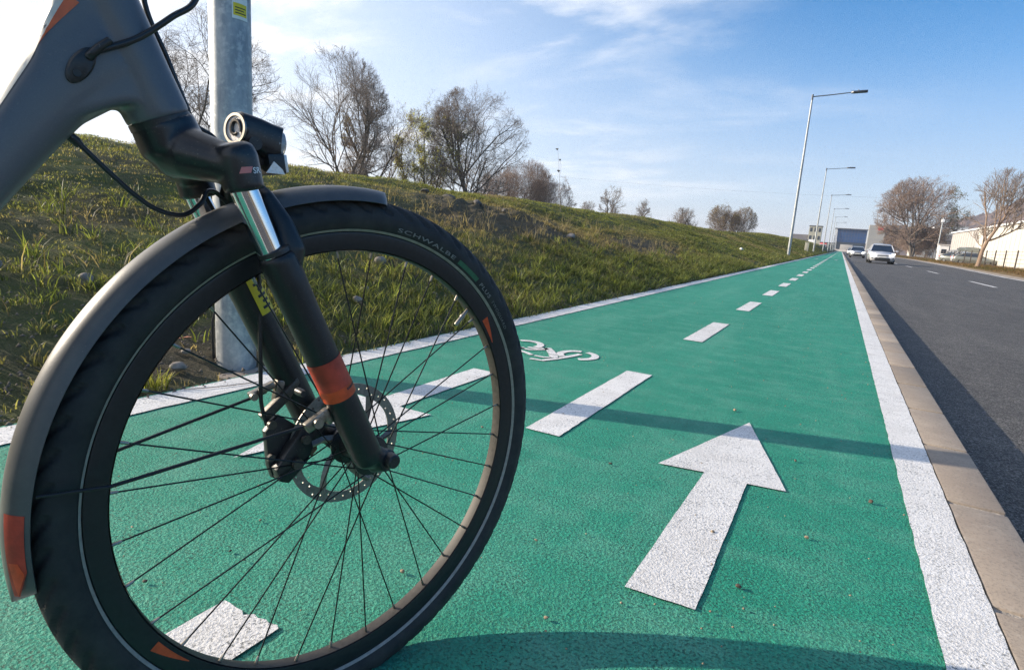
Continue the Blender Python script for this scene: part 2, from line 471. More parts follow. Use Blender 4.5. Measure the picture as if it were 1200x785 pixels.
def wobble_poly(poly, step=.03, amp=.0025, seed=1):
    r = random.Random(seed); out = []
    n = len(poly)
    for i in range(n):
        a = Vector(poly[i]); b = Vector(poly[(i + 1) % n]); d = (b - a); k = max(1, int(d.length / step))
        nrm = Vector((-d.y, d.x)).normalized()
        for j in range(k):
            q = a + d * (j / k) + nrm * r.uniform(-amp, amp); out.append((q.x, q.y))
    return out
def marking(name, polys, z=.004, seed=1, step=.03, amp=.0025):
    amp *= .45
    m = MB()
    for i, p in enumerate(polys):
        q = wobble_poly(p, step, amp, seed + i)
        m.add([(x, y_, z) for x, y_ in q], [tuple(range(len(q)))])
    me = m.build(name, M['white_paint'], smooth=False, recalc=False)
    bm = bmesh.new(); bm.from_mesh(me.data); bmesh.ops.triangulate(bm, faces=bm.faces, ngon_method='EAR_CLIP')
    for f in bm.faces:
        if f.normal.z < 0: f.normal_flip()
    bm.to_mesh(me.data); bm.free()
    return tag(me, kind='structure')
def strip(x0, x1, y0, y1): return [(x0, y0), (x1, y0), (x1, y1), (x0, y1)]
# edge lines
def line_polys(x0, x1):
    P = []; y = -3.
    while y < 30: P.append(strip(x0, x1, y, y + 3)); y += 3
    P.append(strip(x0, x1, y, END)); return P
marking('white_edge_line', line_polys(.262, .3715), .004, 11, .04, .0035)
marking('white_edge_line', line_polys(-2.112, -1.962), .004, 31, .05, .006)
# centre dashes
D = [[(-.868, -.55), (-.738, -.55), (-.733, .588), (-.742, .592), (-.757, .588), (-.770, .592), (-.783, .586), (-.797, .589), (-.810, .577), (-.822, .583), (-.838, .581), (-.858, .585), (-.870, .583)]]
y = 1.748
while y < 330:
    D.append(strip(-.880, -.748, y, y + 1.13)); y += 2.365
marking('centre_line_dashes', D, .004, 51, .04, .003)
marking('lane_arrow', [[(-.279, 1.05), (-.141, 1.058), (-.1405, 1.752), (-.036, 1.768), (-.216, 2.389), (-.400, 1.735), (-.264, 1.758)]], .004, 71, .03, .002)
marking('lane_arrow', [[(-1.488, 2.345), (-1.488, 1.642), (-1.60, 1.65), (-1.41, .98), (-1.217, 1.644), (-1.365, 1.642), (-1.365, 2.345)]], .004, 72, .03, .003)
for yy in (46., 92.):
    marking('lane_arrow', [[(-.279, yy), (-.141, yy), (-.141, yy + .7), (-.036, yy + .7), (-.216, yy + 1.34), (-.400, yy + .7), (-.279, yy + .7)]], .004, 73, .2)
    marking('lane_arrow', [[(-1.488, yy + 1.3), (-1.488, yy + .6), (-1.60, yy + .6), (-1.41, yy - .06), (-1.217, yy + .6), (-1.365, yy + .6), (-1.365, yy + 1.3)]], .004, 74, .2)
def ribbon(pts, w):
    P = [Vector(p) for p in pts]; L = []; Rr = []
    for i, q in enumerate(P):
        d = (P[min(i + 1, len(P) - 1)] - P[max(i - 1, 0)]).normalized(); nrm = Vector((-d.y, d.x))
        ww = w[i] if hasattr(w, '__len__') else w
        L.append(tuple(q + nrm * ww / 2)); Rr.append(tuple(q - nrm * ww / 2))
    return L + Rr[::-1]
def arc(cx, cy, rx, ry, a0, a1, n=18):
    return [(cx + rx * math.cos(R_(a0 + (a1 - a0) * i / n)), cy + ry * math.sin(R_(a0 + (a1 - a0) * i / n))) for i in range(n + 1)]
sym = [ribbon(arc(-1.222, 3.035, .094, .108, -66, 84), .043), ribbon(arc(-1.236, 3.035, .090, .108, 98, 240), .043),
       ribbon(arc(-1.60, 3.075, .098, .118, -15, 135), .043), ribbon(arc(-1.60, 3.075, .098, .118, 150, 305), .043),
       ribbon([(-1.388, 2.750), (-1.318, 2.760), (-1.284, 2.84), (-1.260, 2.92), (-1.243, 2.985), (-1.225, 3.070)], .032),
       ribbon([(-1.405, 2.838), (-1.348, 2.835), (-1.312, 2.862)], .026), ribbon([(-1.445, 3.080), (-1.395, 3.02), (-1.340, 2.940)], .048),
       ribbon([(-1.337, 2.930), (-1.294, 2.866)], .050), ribbon([(-1.54, 3.012), (-1.475, 3.018), (-1.440, 3.070)], .032),
       ribbon([(-1.57, 2.965), (-1.50, 2.955), (-1.455, 3.005), (-1.425, 3.058)], .030), ribbon([(-1.535, 2.892), (-1.47, 2.868), (-1.425, 2.838)], .030)]
marking('bicycle_symbol', sym, .004, 81, .03, .0015)
# road markings
D = []; y = 10.7
while y < 400:
    D.append(strip(4.28, 4.41, y, y + 4.2)); y += 12.4
o = marking('lane_divider_dashes', D, ROADZ + .004, 91, .5, .004)
m = MB(); pts = list(range(-40, 60, 6)) + list(range(60, 420, 12))
D = []
for i in range(len(pts) - 1):
    a, b = pts[i], pts[i + 1] - .25
    D.append([(edge_x(a) - .30, a), (edge_x(a) - .10, a), (edge_x(b) - .10, b), (edge_x(b) - .30, b)])
marking('road_edge_line', D, ROADZ + .004, 95, 2., .004)
# concrete gutter + verge
m = MB(); V = MB()
for i in range(len(ys) - 1):
    a, b = ys[i], ys[i + 1]; ea, eb = edge_x(a), edge_x(b)
    m.add([(ea, a, ROADZ + .002), (ea + .55, a, -.07), (eb + .55, b, -.07), (eb, b, ROADZ + .002)], [(0, 1, 2, 3)])
    V.add([(ea + .55, a, -.07), (ea + 1.4, a, .02), (60, a, .02), (60, b, .02), (eb + 1.4, b, .02), (eb + .55, b, -.07)], [(0, 1, 4, 5), (1, 2, 3, 4)])
tag(m.build('gutter', M['kerb'], smooth=False, recalc=False), kind='structure')
tag(V.build('verge', M['verge'], smooth=False, recalc=False), kind='structure')

# bank on the left
RIDGE = -7.0
def ridge_h(y): return np.interp(y, [-20, 4, 17, 22, 30, 40, 52, 64, 100, 160, 420], [1.33, 1.34, 1.35, 1.43, 1.36, 1.33, 1.50, 1.80, 1.98, 2.1, 2.1])
def bank_z(x, y, fine=True):
    x = np.asarray(x, float); y = np.asarray(y, float)
    t = np.clip((-2.135 - x) / (-2.135 - RIDGE), 0, 4)
    H = ridge_h(y)
    tt = np.clip(t, 0, 1); up = np.where(tt < .82, tt * 1.085, .8897 + (1 - ((1 - tt) / .18) ** 2) * .1103)
    up = np.where(y < 2.5, up * (1 - .25 * (1 - tt) * np.clip((2.5 - y), 0, 1)), up)
    dn = 1 - np.clip((t - 1.4) / 1.5, 0, 1) ** 2 * 1.0
    z = H * np.where(t < 1, up, np.minimum(1.0, dn))
    edge = np.clip(t * 6, 0, 1)
    z = z + edge * ((fbm(x * .9, y * .9, 3) - .5) * .16 + ((fbm(x * 4, y * 4, 9) - .5) * .07 if fine else 0))
    # a low rubble hump part way up the slope
    g = np.exp(-(((x + 4.9) / .9) ** 2 + ((y - 7.6) / 1.7) ** 2)); z = z + g * (.10 + .22 * (fbm(x * 5, y * 5, 21) - .4))
    return z
def bare(x, y):
    """0 = full grass, 1 = bare soil / dead growth"""
    n = fbm(x * .75, y * .75, 41)
    b = np.clip((n - .60) * 5, 0, 1) * .5
    b = np.maximum(b, 1.35 * np.exp(-(((x + 4.75) / 1.0) ** 2 + ((y - 8.0) / 3.0) ** 2)) * (.55 + .8 * fbm(x * 1.7, y * 1.7, 55)))
    b = np.maximum(b, .62 * np.exp(-(((x + 3.95 + .1 * y) / .33) ** 2)) * np.clip((3.2 - y) / 1.5, 0, 1))
    b = np.maximum(b, 1.3 * np.exp(-(((x + 2.42) / .32) ** 2 + ((y - 1.60) / .58) ** 2)))
    b = np.maximum(b, 1.1 * np.exp(-(((x + 3.9) / .8) ** 2 + ((y - 12.5) / 3.6) ** 2)) * (.5 + .8 * fbm(x * 1.5, y * 1.5, 56)))
    b = np.maximum(b, .55 * np.exp(-(((x + 3.3) / .5) ** 2 + ((y - 4.6) / 1.3) ** 2)))
    return np.clip(b, 0, 1)
gx = np.concatenate([np.linspace(-2.137, -5.5, 100), np.linspace(-5.55, -9, 50), np.linspace(-9.2, -18, 22)])
gy = np.concatenate([np.linspace(-8, 0, 40), np.linspace(.06, 12, 200), np.linspace(12.2, 40, 130), np.linspace(41, END, 140)])
X, Y = np.meshgrid(gx, gy)
Z = bank_z(X, Y) - .02
Z[:, 0] = -.02
vs = np.stack([X, Y, Z], -1).reshape(-1, 3); nx = len(gx); ny = len(gy)
i = np.arange(ny - 1)[:, None] * nx + np.arange(nx - 1)[None, :]
F = np.stack([i, i + nx, i + nx + 1, i + 1], -1).reshape(-1, 4)
me = np_mesh('embankment', vs, [F], M['soil'], True)
at = me.attributes.new('dirt', 'FLOAT', 'POINT'); at.data.foreach_set('value', bare(vs[:, 0], vs[:, 1]).astype(np.float32))
o = bpy.data.objects.new('embankment', me); link(o); tag(o, kind='structure')
# wooded hill far right
hx = np.linspace(-40, 560, 420); hy = np.linspace(560, 900, 110)
X, Y = np.meshgrid(hx, hy)
base = np.interp(X, [-40, 40, 80, 98, 140, 175, 260, 420, 700], [0, 9, 27, 35, 51, 72, 100, 125, 130])
prof = np.sin(np.clip((Y - 560) / 280, 0, 1) * np.pi / 2)
Z = -1 + base * prof * (.85 + .3 * fbm(X * .02, Y * .02, 5)) + prof * ((fbm(X * .025, Y * .025, 16) - .5) * 16 + (fbm(X * .22, Y * .22, 6, 3) - .5) * 11)
vs = np.stack([X, Y, Z], -1).reshape(-1, 3); nx = len(hx); ny = len(hy)
i = np.arange(ny - 1)[:, None] * nx + np.arange(nx - 1)[None, :]
F = np.stack([i, i + 1, i + nx + 1, i + nx], -1).reshape(-1, 4)
o = bpy.data.objects.new('hill', np_mesh('hill', vs, [F], M['hill'], True)); link(o); tag(o, kind='structure')

# ------------------------------------------------------------------ grass
def blades(name, cx, cy, cz, n_per, h, spread, wid, colA, colB, bend=.5, mat=None, lean=(0., 0.)):
    """tufts at (cx,cy,cz); n_per blades each"""
    k = len(cx); idx = np.repeat(np.arange(k), n_per); n = len(idx)
    ang = rng.uniform(0, 2 * np.pi, n); rad = spread[idx] * np.sqrt(rng.uniform(0, 1, n))
    bx = cx[idx] + rad * np.cos(ang); by = cy[idx] + rad * np.sin(ang)
    hh = h[idx] * rng.uniform(.45, 1.15, n)
    a2 = ang + rng.normal(0, .9, n); ln = hh * np.abs(rng.normal(bend, .28, n))
    dx = np.cos(a2) * ln + lean[0] * hh; dy = np.sin(a2) * ln + lean[1] * hh
    w = wid[idx] * rng.uniform(.6, 1.2, n)
    fa = rng.uniform(0, np.pi, n); px = np.cos(fa) * w; py = np.sin(fa) * w
    bz = cz[idx] - .008
    if np.ndim(mat) and False: pass
    V = np.empty((n, 7, 3), np.float32)
    for j, (t, ww) in enumerate(((0, 1.), (.4, .85), (.75, .55))):
        ox = dx * t ** 1.8; oy = dy * t ** 1.8; oz = hh * t * (1 - .25 * t * np.minimum(1, ln / hh))
        V[:, 2 * j, 0] = bx + ox - px * ww / 2; V[:, 2 * j, 1] = by + oy - py * ww / 2; V[:, 2 * j, 2] = bz + oz
        V[:, 2 * j + 1, 0] = bx + ox + px * ww / 2; V[:, 2 * j + 1, 1] = by + oy + py * ww / 2; V[:, 2 * j + 1, 2] = bz + oz
    V[:, 6, 0] = bx + dx; V[:, 6, 1] = by + dy; V[:, 6, 2] = bz + hh * (1 - .25 * np.minimum(1.6, ln / hh))
    b = (np.arange(n) * 7)[:, None]
    Q = np.concatenate([b + np.array([0, 1, 3, 2]), b + np.array([2, 3, 5, 4])]); T = b + np.array([4, 5, 6])
    mix = np.clip(rng.normal(.5, .3, n), 0, 1)[:, None]
    c = colA[idx] * (1 - mix) + colB[idx] * mix
    c = c * (rng.uniform(.45, 1.35, n) ** 1.2)[:, None]
    return V.reshape(-1, 3), Q, T, np.repeat(c, 7, 0)
def grass_object(name, parts, mat):
    Vs = []; Qs = []; Ts = []; Cs = []; off = 0
    for V, Q, T, C in parts:
        Vs.append(V); Qs.append(Q + off); Ts.append(T + off); Cs.append(C); off += len(V)
    me = np_mesh(name, np.concatenate(Vs), [np.concatenate(Qs), np.concatenate(Ts)], mat)
    C = np.concatenate(Cs); at = me.color_attributes.new('tint', 'FLOAT_COLOR', 'POINT')
    at.data.foreach_set('color', np.concatenate([np.clip(C, 0, 1), np.ones((len(C), 1))], 1).astype(np.float32).ravel())
    o = bpy.data.objects.new(name, me); link(o); return tag(o, kind='stuff')
GREEN_A = np.array([.112, .152, .048]); GREEN_B = np.array([.295, .310, .090]); YEL = np.array([.27, .25, .08]); STRAW = np.array([.42, .33, .20]); DEAD = np.array([.22, .165, .105])
def tufts(n, x0, x1, y0, y1, hmin, hmax, nper, sp, wd, dense=1.):
    x = rng.uniform(x0, x1, n); y = y0 + (y1 - y0) * rng.uniform(0, 1, n)
    b = bare(x, y); lush = fbm(x * .8, y * .55, 77)
    keep = rng.uniform(0, 1, n) < np.clip(1.02 - b * 1.1, .03, 1) * dense
    x, y, b, lush = x[keep], y[keep], b[keep], lush[keep]
    z = bank_z(x, y); k = len(x)
    near = np.exp(-np.abs(x + 2.55) / .7)                      # taller by the path, mown above
    h = (hmin + (hmax - hmin) * np.clip((lush - .3) * 2.2, 0, 1) * rng.uniform(.5, 1.2, k)) * (.75 + .8 * near)
    dry = np.clip(b * 1.2 + rng.normal(0.10, .20, k) + .6 * np.clip(fbm(x * .4 + 9, y * .4, 88) - .52, 0, 1) * 3, 0, 1)[:, None]
    pv = (.55 + .9 * fbm(x * 1.3, y * .9, 123))[:, None]
    A = pv * GREEN_A * (1 - dry) + DEAD * dry; B = (GREEN_B * (1 - .3 * dry) + YEL * .3 * dry) * (1 - dry) + STRAW * dry
    return blades('g', x, y, z, nper, h, np.full(k, sp), np.full(k, wd), A, B, .55)
P = [tufts(4600, -4.6, -2.10, .3, 7.5, .03, .09, 8, .032, .0055),
     tufts(15000, -8.2, -4.0, -.5, 12, .025, .065, 8, .05, .006),
     tufts(6500, -4.8, -2.16, 7.3, 18, .035, .12, 9, .045, .0085),
     tufts(14000, -8.2, -4.2, 8, 30, .035, .085, 7, .07, .010),
     tufts(7000, -5.2, -2.16, 18, 45, .05, .15, 8, .09, .015),
     tufts(8000, -8.6, -4.8, 26, 75, .06, .15, 7, .14, .020),
     tufts(5000, -5.2, -2.2, 44, 130, .08, .2, 7, .20, .030),
     tufts(4500, -9, -5, 70, 200, .10, .22, 6, .25, .045)]
# tall tufts near the path edge
def clump(px, py, n, h, sp, a, b, w=.006, bend=.5):
    z = bank_z(np.array([px]), np.array([py]))
    return blades('c', np.array([px]), np.array([py]), z, n, np.array([h]), np.array([sp]), np.array([w]), np.array([a]), np.array([b]), bend)
P.append(clump(-2.20, 1.20, 120, .085, .055, GREEN_B, np.array([.24, .24, .04]), .004))
P.append(clump(-2.235, 1.13, 80, .08, .05, GREEN_B, np.array([.24, .22, .05]), .004))
r2 = random.Random(5)
for q in range(760):
    yy = 1.9 + 15 * r2.random() ** 1.35; xx = -2.15 - abs(r2.gauss(0, .75))
    if float(bare(xx, yy)) > .55 and r2.random() < .8: continue
    k = r2.uniform(.55, 1.25); yel = r2.random() ** 2 * .6
    P.append(clump(xx, yy, r2.randint(8, 26), r2.uniform(.055, .15) * (1 + .02 * yy), .055, GREEN_A * k, (GREEN_B * (1 - yel) + YEL * yel) * k * 1.2, .0050 + .0004 * yy, .7))
for q in range(60):
    yy = .35 + 2.2 * r2.random(); xx = -2.45 - 2.6 * r2.random()
    P.append(clump(xx, yy, r2.randint(6, 16), r2.uniform(.08, .19), .05, GREEN_A, np.array([.24, .27, .07]), .0065, .7))
# dead straw stems
for q in range(110):
    yy = 5.2 + 10 * r2.random(); xx = -3.2 - 1.9 * r2.random()
    P.append(clump(xx, yy, r2.randint(5, 12), r2.uniform(.14, .36), .09, STRAW * .7, STRAW * 1.15, .005, .55))
for q in range(36):
    yy = .8 + 3.5 * r2.random(); xx = -2.9 - 1.6 * r2.random()
    P.append(clump(xx, yy, r2.randint(4, 9), r2.uniform(.08, .22), .08, STRAW * .6, STRAW, .004, .9))
grass_object('bank_grass', P, M['blade'])
# dry verge grass on the right
n = 9000; y = 18 + 210 * rng.uniform(0, 1, n) ** 1.6
ex = np.interp(y, [e[0] for e in EDGE], [e[1] for e in EDGE]); x = ex + .75 + 5.5 * rng.uniform(0, 1, n) ** .8
k = len(x); s = (.7 + y / 90.)
A = np.tile(np.array([.17, .10, .045]), (k, 1)); g = (fbm(x * .3, y * .12, 99) > .58)[:, None]
B = np.where(g, np.array([.13, .14, .045]), np.array([.34, .22, .11]))
grass_object('verge_grass', [blades('v', x, y, np.full(k, .0), 8, .16 * s * rng.uniform(.5, 1.3, k), .10 * s, .016 * s, A, B, .5)], M['blade'])

# ------------------------------------------------------------------ trees
def tubes_mesh(branches, sides_for):
    """branches: list of (points (s,3), radii (s)); grouped by (s, sides)"""
    groups = {}
    for pts, rad, lev in branches:
        groups.setdefault((len(pts), sides_for(lev)), []).append((pts, rad))
    Vs = []; Fs = []; off = 0
    for (s, k), L in groups.items():
        Pn = np.array([a for a, _ in L]); Rn = np.array([b for _, b in L]); n = len(L)
        T = np.empty_like(Pn); T[:, 1:-1] = Pn[:, 2:] - Pn[:, :-2]; T[:, 0] = Pn[:, 1] - Pn[:, 0]; T[:, -1] = Pn[:, -1] - Pn[:, -2]
        T /= np.linalg.norm(T, axis=2, keepdims=True) + 1e-9
        ref = np.where(np.abs(T[:, :1, 2:3]) < .85, np.array([0, 0, 1.]), np.array([1., 0, 0])) * np.ones((n, s, 1))
        N = ref - T * (ref * T).sum(2, keepdims=True); N /= np.linalg.norm(N, axis=2, keepdims=True) + 1e-9
        B = np.cross(T, N); a = np.arange(k) * 2 * np.pi / k
        ring = Pn[:, :, None, :] + Rn[:, :, None, None] * (N[:, :, None, :] * np.cos(a)[None, None, :, None] + B[:, :, None, :] * np.sin(a)[None, None, :, None])
        Vs.append(ring.reshape(-1, 3))
        bi = (np.arange(n) * s * k)[:, None, None] + (np.arange(s - 1) * k)[None, :, None] + np.arange(k)[None, None, :]
        j2 = (np.arange(n) * s * k)[:, None, None] + (np.arange(s - 1) * k)[None, :, None] + ((np.arange(k) + 1) % k)[None, None, :]
        Fs.append((np.stack([bi, j2, j2 + k, bi + k], -1) + off).reshape(-1, 4)); off += n * s * k
    return np.concatenate(Vs), np.concatenate(Fs)

def grow(seed, Ht, Wd, tr, spec, clear=.22, lean=(0, 0), up=.07, wander=.15, stems=1, splay=.25, zc=.58, rzf=.45, upright=0.):
    """grow a bare tree whose limbs reach out to an egg shaped crown Ht tall and Wd wide"""
    r = np.random.default_rng(seed); out = []
    cen = np.array([lean[0] * Ht * .5, lean[1] * Ht * .5, zc * Ht]); rad3 = np.array([Wd / 2, Wd / 2, rzf * Ht])
    def reach(p, d):
        q = (p - cen) / rad3; e = d / rad3
        A = e @ e; B = q @ e; Cc = q @ q - 1
        D = B * B - A * Cc
        return (-B + math.sqrt(D)) / A if D > 0 else .12 * Ht
    def poly(p, d, L, rad, lev, nseg, r_end):
        pts = [p.copy()]; d = d.copy()
        for i in range(nseg):
            d = d + r.normal(0, wander, 3) + np.array([0, 0, up if lev < 4 else .02]); d /= np.linalg.norm(d)
            pts.append(pts[-1] + d * L / nseg)
        return np.array(pts), np.linspace(rad, r_end, nseg + 1)
    def rec(p, d, L, rad, lev):
        nseg = (7, 6, 5, 4, 3, 2)[min(lev, 5)]; last = lev >= len(spec)
        pts, rr = poly(p, d, L, rad, lev, nseg, rad * (.32 if lev < 2 else .5))
        rr = np.maximum(rr, .0037 if last else .0052)
        out.append((pts, rr, lev))
        if last: return
        nc, a0, a1, l0, l1 = spec[lev]; nc = max(1, int(round(r.normal(nc, nc * .12))))
        t0 = clear if lev == 0 else .18
        for c in range(nc):
            t = min(1., t0 + (1 - t0) * ((c + r.uniform(.1, 1.)) / nc)); q = t * nseg; i = min(int(q), nseg - 1); fr = q - i
            pos = pts[i] * (1 - fr) + pts[i + 1] * fr
            dd = pts[i + 1] - pts[i]; dd /= np.linalg.norm(dd)
            az = r.uniform(0, 2 * np.pi) if lev else (c * 2.4 + r.uniform(-.6, .6)); an = R_(r.uniform(a0, a1))
            if lev == 0: an *= 1.2 - .6 * t
            ref = np.array([1., 0, 0]) if abs(dd[0]) < .8 else np.array([0, 1., 0])
            u = np.cross(dd, ref); u /= np.linalg.norm(u); v = np.cross(dd, u)
            nd = dd * math.cos(an) + (u * math.cos(az) + v * math.sin(az)) * math.sin(an)
            nd[2] += upright; nd /= np.linalg.norm(nd)
            k = reach(pos, nd)
            if lev == 0: Ln = max(.1 * Ht, k * r.uniform(.78, 1.0))
            else: Ln = min(L * r.uniform(l0, l1) * (1.15 - .4 * t), max(k * 1.05, .035 * Ht))
            rl = rr[i] * (1 - fr) + rr[i + 1] * fr
            rec(pos, nd, Ln, rl * r.uniform(.5, .75), lev + 1)
    for s_ in range(stems):
        a = s_ * 2.4 + r.uniform(0, 1)
        d = np.array([lean[0] + (splay * math.cos(a) if stems > 1 else 0), lean[1] + (splay * math.sin(a) if stems > 1 else 0), 1.]); d /= np.linalg.norm(d)
        rec(np.array([.12 * s_ * math.cos(a), .12 * s_ * math.sin(a), -.3]), d, Ht * .80, tr / math.sqrt(stems), 0)
    return out
def tree(name, loc, label, seed, tr, spec, mats, group=None, cat='tree', leaves=0, leafcol=None, leafsize=.09, leafzone=None, fit=None, thick=1., **kw):
    """fit = (height, width)"""
    B = grow(seed, fit[0], fit[1], tr, spec, **kw)
    root = empty(name, loc); tag(root, label, cat, group)
    mx = max(b[2] for b in B)
    B = [(p, np.where(r_ < .02, r_ * thick, r_), l) for p, r_, l in B]
    big = [b for b in B if b[2] <= 1]; small = [b for b in B if b[2] > 1]
    V, F = tubes_mesh(big, lambda l: 9 if l == 0 else 6)
    link(bpy.data.objects.new('trunk', np_mesh('trunk', V, [F], mats[0], True)), root)
    V, F = tubes_mesh(small, lambda l: 5 if l == 2 else (4 if l == 3 else 3))
    link(bpy.data.objects.new('crown', np_mesh('crown', V, [F], mats[1], True)), root)
    if leaves:
        r = np.random.default_rng(seed + 1)
        tips = np.array([b[0][-1] for b in small if b[2] >= mx - 1])
        if leafzone is not None: tips = tips[leafzone(tips)]
        ti = tips[r.integers(0, len(tips), leaves)] + r.normal(0, .014 * fit[0], (leaves, 3))
        d1 = r.normal(0, 1, (leaves, 3)); d1 /= np.linalg.norm(d1, axis=1, keepdims=True)
        d2 = np.cross(d1, r.normal(0, 1, (leaves, 3))); d2 /= np.linalg.norm(d2, axis=1, keepdims=True)
        sz = leafsize * r.uniform(.6, 1.3, (leaves, 1))
        V = np.stack([ti - d1 * sz, ti + d2 * sz * .35, ti + d1 * sz, ti - d2 * sz * .35], 1).reshape(-1, 3)
        me = np_mesh('foliage', V, [np.arange(leaves * 4).reshape(-1, 4)], M['leaf'])
        c = np.array(leafcol) * r.uniform(.6, 1.35, (leaves, 1)); c = np.repeat(c, 4, 0)
        at = me.color_attributes.new('tint', 'FLOAT_COLOR', 'POINT')
        at.data.foreach_set('color', np.concatenate([np.clip(c, 0, 1), np.ones((len(c), 1))], 1).astype(np.float32).ravel())
        link(bpy.data.objects.new('foliage', me), root)
    return root
def copy_tree_obj(src, loc, rz, sc, label, group=None):
    c = src.copy(); COL.objects.link(c); c.location = loc; c.rotation_euler = (0, 0, rz); c.scale = (sc[0], sc[0], sc[1])
    c['label'] = label
    if group: c['group'] = group
    for ch in src.children:
        k = ch.copy(); COL.objects.link(k); k.parent = c
    return c
OPEN = [(12, 30, 68, 0, 0), (8, 25, 60, .40, .62), (6, 25, 62, .42, .66), (5, 25, 62, .42, .7), (3, 20, 60, .5, .9)]
BUSHY = [(12, 25, 60, 0, 0), (8, 20, 55, .45, .7), (7, 20, 55, .42, .66), (6, 20, 55, .5, .8)]
bt = (M['bark'], M['twig'])
GB = 'bare trees standing behind the grassy bank'
tree('bare_tree', (-33.6, 22.0, -.1), 'bare tree seen either side of the thick near lamp post', 101, .20, OPEN, bt, GB, fit=(11.3, 8.6), clear=.2, stems=2, splay=.2)
tree('bare_tree', (-32.4, 31.0, -.1), 'tall bare open-crowned tree right of the bicycle headlight', 102, .22, OPEN, bt, GB, fit=(11.6, 8.2), clear=.18, stems=2, splay=.14, upright=.12)
tree('bare_tree', (-32.2, 35.8, -.1), 'bare brownish tree between the tall open one and the yellow-green one', 103, .20, OPEN, (M['bark'], M['twig_pale']), GB, fit=(10.4, 6.0), clear=.25,
     leaves=900, leafcol=(.26, .20, .08), leafsize=.07, upright=.1)
tree('leafy_tree', (-30.4, 39.7, -.1), 'slender tree still holding yellow-green leaves behind the bank', 104, .16, OPEN, bt, GB, fit=(10.2, 5.6), clear=.12,
     leaves=9000, leafcol=(.46, .45, .17), leafsize=.075, stems=3, splay=.16, zc=.54, rzf=.47)
tree('bare_tree', (-27.7, 41.8, -.1), 'wide bare tree with dense round twiggy crown behind the bank', 115, .24, [(12, 30, 74, 0, 0)] + OPEN[1:], bt, GB, fit=(11.5, 8.8), clear=.14, stems=2, splay=.2)
GP = 'pinkish bare bushes behind the bank'
bsh = tree('bare_bush', (-32.8, 60.8, -.1), 'pinkish brown bare bushes, middle and tallest of the clump', 106, .14, BUSHY, (M['bark'], M['twig_red']), GP, 'bush', fit=(8.4, 7.4), stems=3, splay=.2, clear=.1, zc=.52, rzf=.5)
copy_tree_obj(bsh, (-34.6, 58.6, -.1), 1.9, (.92, .86), 'pinkish brown bare bush, leftmost of the clump behind the bank', GP)
copy_tree_obj(bsh, (-31.0, 63.2, -.1), 3.6, (.88, .80), 'pinkish brown bare bush, rightmost of the clump beside the tall dry weed', GP)
GF = 'small far trees along the bank skyline'
ft = tree('far_tree', (-30.7, 84.6, -.1), 'small upright bare tree alone on the bank skyline', 107, .16, OPEN[:4], bt, GF, fit=(7.8, 4.2), clear=.3, thick=1.5)
copy_tree_obj(ft, (-29.6, 95.5, -.1), 2.0, (.95, .87), 'low bare tree just right of the small upright one', GF)
fb = tree('far_tree', (-25.4, 107., -.1), 'wide low bare tree between the small ones and the brown thicket', 108, .18, OPEN[:4], bt, GF, fit=(6.2, 6.2), clear=.12, stems=2, thick=1.6)
copy_tree_obj(fb, (-34.0, 83.3, -.1), 1.0, (.55, .86), 'lowest bare tree top left of the small upright one', GF)
th = tree('far_bush', (-20.7, 118.2, -.1), 'left half of the brown thicket at the end of the bank skyline', 109, .16, BUSHY, (M['bark'], M['twig_pale']), 'brown thicket at the end of the bank', 'bush', fit=(7.7, 6.4), stems=4, splay=.25, clear=.08, leaves=2600, leafcol=(.24, .18, .09), leafsize=.13, zc=.5, rzf=.5)
copy_tree_obj(th, (-17.6, 123.8, -.1), 2.2, (.82, 1.02), 'right half of the brown thicket at the end of the bank skyline', 'brown thicket at the end of the bank')
# trees across the road
tree('willow_tree', (14.6, 167, 0), 'big spreading pinkish brown willow across the road beyond the white car', 110, .46, [(15, 32, 75, 0, 0), (8, 25, 60, .42, .64), (7, 25, 60, .42, .64), (5, 25, 60, .45, .7), (2, 20, 60, .5, .85)],
     (M['bark'], M['twig_red']), None, fit=(18.4, 18.5), clear=.12, stems=2, splay=.22, leaves=1500, leafcol=(.17, .17, .09), leafsize=.2, leafzone=lambda t: (t[:, 0] > 5.5), zc=.55, thick=1.7)
rt = tree('bare_tree', (10.75, 66., 0), 'small leaning bare tree with pale trunk in front of the white hall', 111, .19, [(11, 28, 62, 0, 0), (8, 22, 55, .42, .7), (7, 25, 60, .42, .7), (5, 25, 60, .5, .8)],
     (M['bark_pale'], M['twig_pale']), None, fit=(8.0, 7.0), clear=.26, lean=(.24, 0.), upright=.22, zc=.64, rzf=.42, thick=1.4)
copy_tree_obj(rt, (13.6, 47.5, 0), 2.6, (1.0, 1.05), 'bare tree at the right edge showing only its branch tips')
bb = tree('roadside_bush', (18.5, 205, 0), 'brown roadside scrub behind the willow, next to its trunk', 112, .2, BUSHY, (M['bark_pale'], M['twig_red']), 'brown scrub behind the willow', 'bush', fit=(9, 11), stems=4, splay=.3, clear=.08, leaves=1800, leafcol=(.16, .12, .06), leafsize=.22, thick=2., zc=.5, rzf=.5)
copy_tree_obj(bb, (18.2, 172, 0), 1.3, (.62, .8), 'greenish brown scrub right of the willow trunk', 'brown scrub behind the willow')
copy_tree_obj(bb, (17.5, 250, 0), 2.3, (1.0, 1.0), 'brown scrub farthest behind the willow, beside the grey building', 'brown scrub behind the willow')
